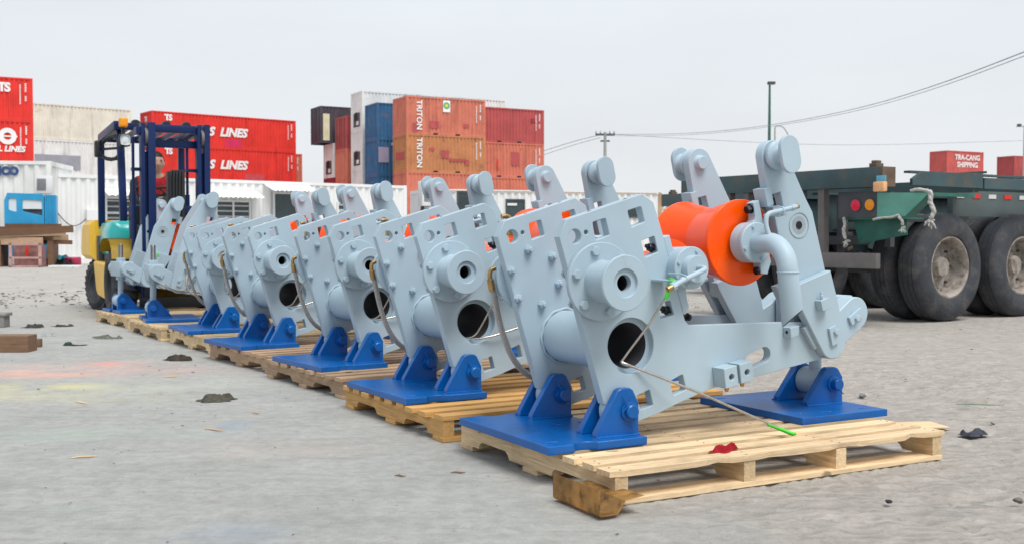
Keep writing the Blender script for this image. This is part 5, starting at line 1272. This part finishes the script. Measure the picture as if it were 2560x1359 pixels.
# lamps and mirror
mb = MB(); mb.box(-.075, .005, 8.58, 8.66, 1.87, 1.965, .016); F(mb, 'indicator', FOR, smooth=60)
mb = MB(); mb.box(-.05, -.02, 8.62, 8.66, 1.80, 1.87); mb.box(-.075, .03, 8.60, 8.70, 1.68, 1.81, .03); hl = F(mb, 'headlight', FK, smooth=60)
mb = MB(); mb.box(-.068, .022, 8.585, 8.601, 1.692, 1.795, .03); F(mb, 'lens', LENS, hl, smooth=60)
mb = MB(); mb.box(-.24, -.19, 9.05, 9.17, 1.60, 1.77, .02); mb.tube([(-.19, 9.1, 1.72), (-.12, 9.0, 1.80), (-.05, 8.85, 1.80), (-.02, 8.80, 1.7), (-.05, 8.85, 1.58), (-.12, 9.0, 1.57), (-.19, 9.1, 1.62)], .02, 8, smooth=1); mb.tube([(-.19, 9.1, 1.68), (-.03, 8.8, 1.68)], .014, 6); F(mb, 'mirror', FK, smooth=60)

# ------------------------------------------------------------------ driver
SKIN = paint('skin', (.56, .34, .25), .55, .06, 20, 0); HAIR = paint('black_hair', (.012, .010, .009), .6, .3, 60, .3, 300); JK = clothmat('navy_jacket', (.02, .022, .035)); RJ = clothmat('red_jacket', (.45, .01, .015)); TRO = clothmat('beige_trousers', (.34, .30, .24))
def skin_mesh(nodes, edges, root_i=0, sub=2):
    me = D.meshes.new('s'); me.from_pydata([n[:3] for n in nodes], edges, []); o = D.objects.new('s', me); COL.objects.link(o)
    md = o.modifiers.new('k', 'SKIN'); md.use_smooth_shade = True
    for i, n in enumerate(nodes):
        r = n[3] if isinstance(n[3], tuple) else (n[3], n[3]); me.skin_vertices[0].data[i].radius = r
    me.skin_vertices[0].data[root_i].use_root = True
    ss = o.modifiers.new('u', 'SUBSURF'); ss.levels = sub; ss.render_levels = sub
    bpy.context.view_layer.update(); out = D.meshes.new_from_object(o.evaluated_get(bpy.context.evaluated_depsgraph_get())); D.objects.remove(o); return out
px_, py_ = .405, 9.34
pr = empty('person', uv(px_, py_, .96), ANG, 'forklift driver with short black hair in a red and navy jacket, looking ahead', 'person')
def pn(x, y, z, r): return (x, y, z, r)
body = [pn(0, 0, .10, (.15, .11)), pn(0, .02, .27, (.155, .105)), pn(0, .01, .42, (.16, .095)), pn(0, -.005, .50, (.06, .058)), pn(0, -.02, .535, (.060, .062)),
        pn(-.17, .0, .40, .055), pn(-.25, -.06, .22, .045), pn(-.20, -.30, .20, .036), pn(-.16, -.36, .215, .030),
        pn(.17, .0, .40, .055), pn(.24, -.07, .22, .045), pn(.15, -.30, .22, .036), pn(.12, -.36, .235, .030),
        pn(-.10, -.10, .06, .09), pn(-.13, -.42, .07, .065), pn(-.13, -.50, -.32, .045), pn(.10, -.10, .06, .09), pn(.13, -.42, .07, .065), pn(.13, -.50, -.32, .045),
        pn(-.13, -.60, -.42, (.04, .035)), pn(.13, -.60, -.42, (.04, .035))]
be = [(0, 1), (1, 2), (2, 3), (3, 4), (2, 5), (5, 6), (6, 7), (7, 8), (2, 9), (9, 10), (10, 11), (11, 12), (0, 13), (13, 14), (14, 15), (15, 19), (0, 16), (16, 17), (17, 18), (18, 20)]
bm_ = MB(); bm_.mesh(skin_mesh(body, be))
# hands: palm and five fingers closed round the wheel / levers
for s, hx, hy, hz in ((-1, -.16, -.37, .215), (1, .12, -.37, .235)):
    nd = [pn(hx, hy, hz, (.026, .016)), pn(hx, hy-.05, hz+.005, (.034, .014))]; ed = [(0, 1)]
    for f in range(4):
        fx = hx+(-.027+.018*f); L_ = (.030, .036, .034, .026)[f]; k = len(nd)
        nd += [pn(fx, hy-.07, hz+.008, .0085), pn(fx, hy-.07-L_, hz-.004, .008), pn(fx, hy-.07-L_*.9, hz-.03, .0072)]; ed += [(1, k), (k, k+1), (k+1, k+2)]
    k = len(nd); nd += [pn(hx-s*.03, hy-.035, hz-.004, .0095), pn(hx-s*.042, hy-.065, hz-.016, .0085)]; ed += [(0, k), (k, k+1)]
    bm_.mesh(skin_mesh(nd, ed, 0, 1))
# head with face
hb = bmesh.new(); bmesh.ops.create_uvsphere(hb, u_segments=40, v_segments=28, radius=1)
for v in hb.verts:
    x, y, z = v.co; w2 = .078-.012*max(0, -z)**1.5; jaw = 1-.28*max(0, -z)**1.6
    v.co = Vector((x*w2*jaw, y*.098*(1-.12*max(0, -z)), z*.118))
    f = max(0, -y)
    def bumpf(cx, cz, sx, sz, a):
        return a*math.exp(-((v.co.x-cx)/sx)**2-((v.co.z-cz)/sz)**2)*f
    d = bumpf(0, -.018, .010, .020, .020)+bumpf(0, -.030, .016, .008, .008)+bumpf(0, -.062, .022, .007, .007)-bumpf(.028, .008, .014, .010, .009)-bumpf(-.028, .008, .014, .010, .009)+bumpf(0, -.098, .022, .014, .010)+bumpf(0, .022, .045, .007, .004)
    v.co.y -= d
hm = D.meshes.new('h'); hb.to_mesh(hm); hb.free(); hm.transform(Matrix.Translation((0, -.025, .61)))
bm_.mesh(hm)
for s in (-1, 1):
    mb_ = MB(); mb_.lathe((s*.074, -.015, .605), (s*1, -.3, 0), [(0, .020), (.008, .026), (.012, .018), (.008, 0)], 14); t_ = mb_.build('e', None, None); bm_.mesh(t_.data); D.objects.remove(t_)
bd = bm_.build('body', SKIN, pr, 80, fix=False)
me = skin_mesh([pn(0, 0, .08, (.165, .125)), pn(0, .02, .27, (.17, .12)), pn(0, .01, .42, (.19, .125)), pn(0, -.002, .505, (.080, .080)), pn(-.17, .0, .41, .076), pn(-.25, -.06, .22, .056), pn(-.20, -.30, .20, .046), pn(.17, .0, .41, .076), pn(.24, -.07, .22, .056), pn(.15, -.30, .22, .046)],
               [(0, 1), (1, 2), (2, 3), (2, 4), (4, 5), (5, 6), (2, 7), (7, 8), (8, 9)])
jk = MB().mesh(me).build('jacket', JK, pr, 80, fix=False)
jk.data.materials.clear(); jk.data.materials.append(JK); jk.data.materials.append(RJ)
for p in jk.data.polygons:
    c = p.center
    p.material_index = 1 if (c.z > .27 and abs(c.x) < .20 and c.y < .10) else 0
me = skin_mesh([pn(0, 0, .06, (.16, .12)), pn(-.10, -.12, .06, .105), pn(-.13, -.42, .07, .078), pn(-.13, -.49, -.28, .058), pn(.10, -.12, .06, .105), pn(.13, -.42, .07, .078), pn(.13, -.49, -.28, .058)], [(0, 1), (1, 2), (2, 3), (0, 4), (4, 5), (5, 6)])
MB().mesh(me).build('trousers', TRO, pr, 80, fix=False)
hb = bmesh.new(); bmesh.ops.create_uvsphere(hb, u_segments=36, v_segments=24, radius=1)
for v in hb.verts: v.co = Vector((v.co.x*.0845, v.co.y*.106+.006, v.co.z*.127+.004))
bmesh.ops.delete(hb, geom=[v for v in hb.verts if v.co.z < -.045 or (v.co.y < -.02 and v.co.z < .058-.2*max(0, abs(v.co.x)-.05)) or (abs(v.co.x) > .05 and v.co.y < .015 and v.co.z < .012)], context='VERTS')
hm = D.meshes.new('h'); hb.to_mesh(hm); hb.free(); hm.transform(Matrix.Translation((0, -.025, .61))); MB().mesh(hm).build('hair', HAIR, pr, 80, fix=False)
for s in (-1, 1):
    mb = MB(); mb.lathe((s*.028, -.107, .618), (0, -1, 0), [(0, .0), (.0, .010), (.003, .008), (.004, 0)], 12); mb.build('eye', HAIR, pr); mb = MB(); mb.box(s*.028-.016, s*.028+.016, -.118, -.104, .634, .641, .002); mb.build('eyebrow', HAIR, pr)
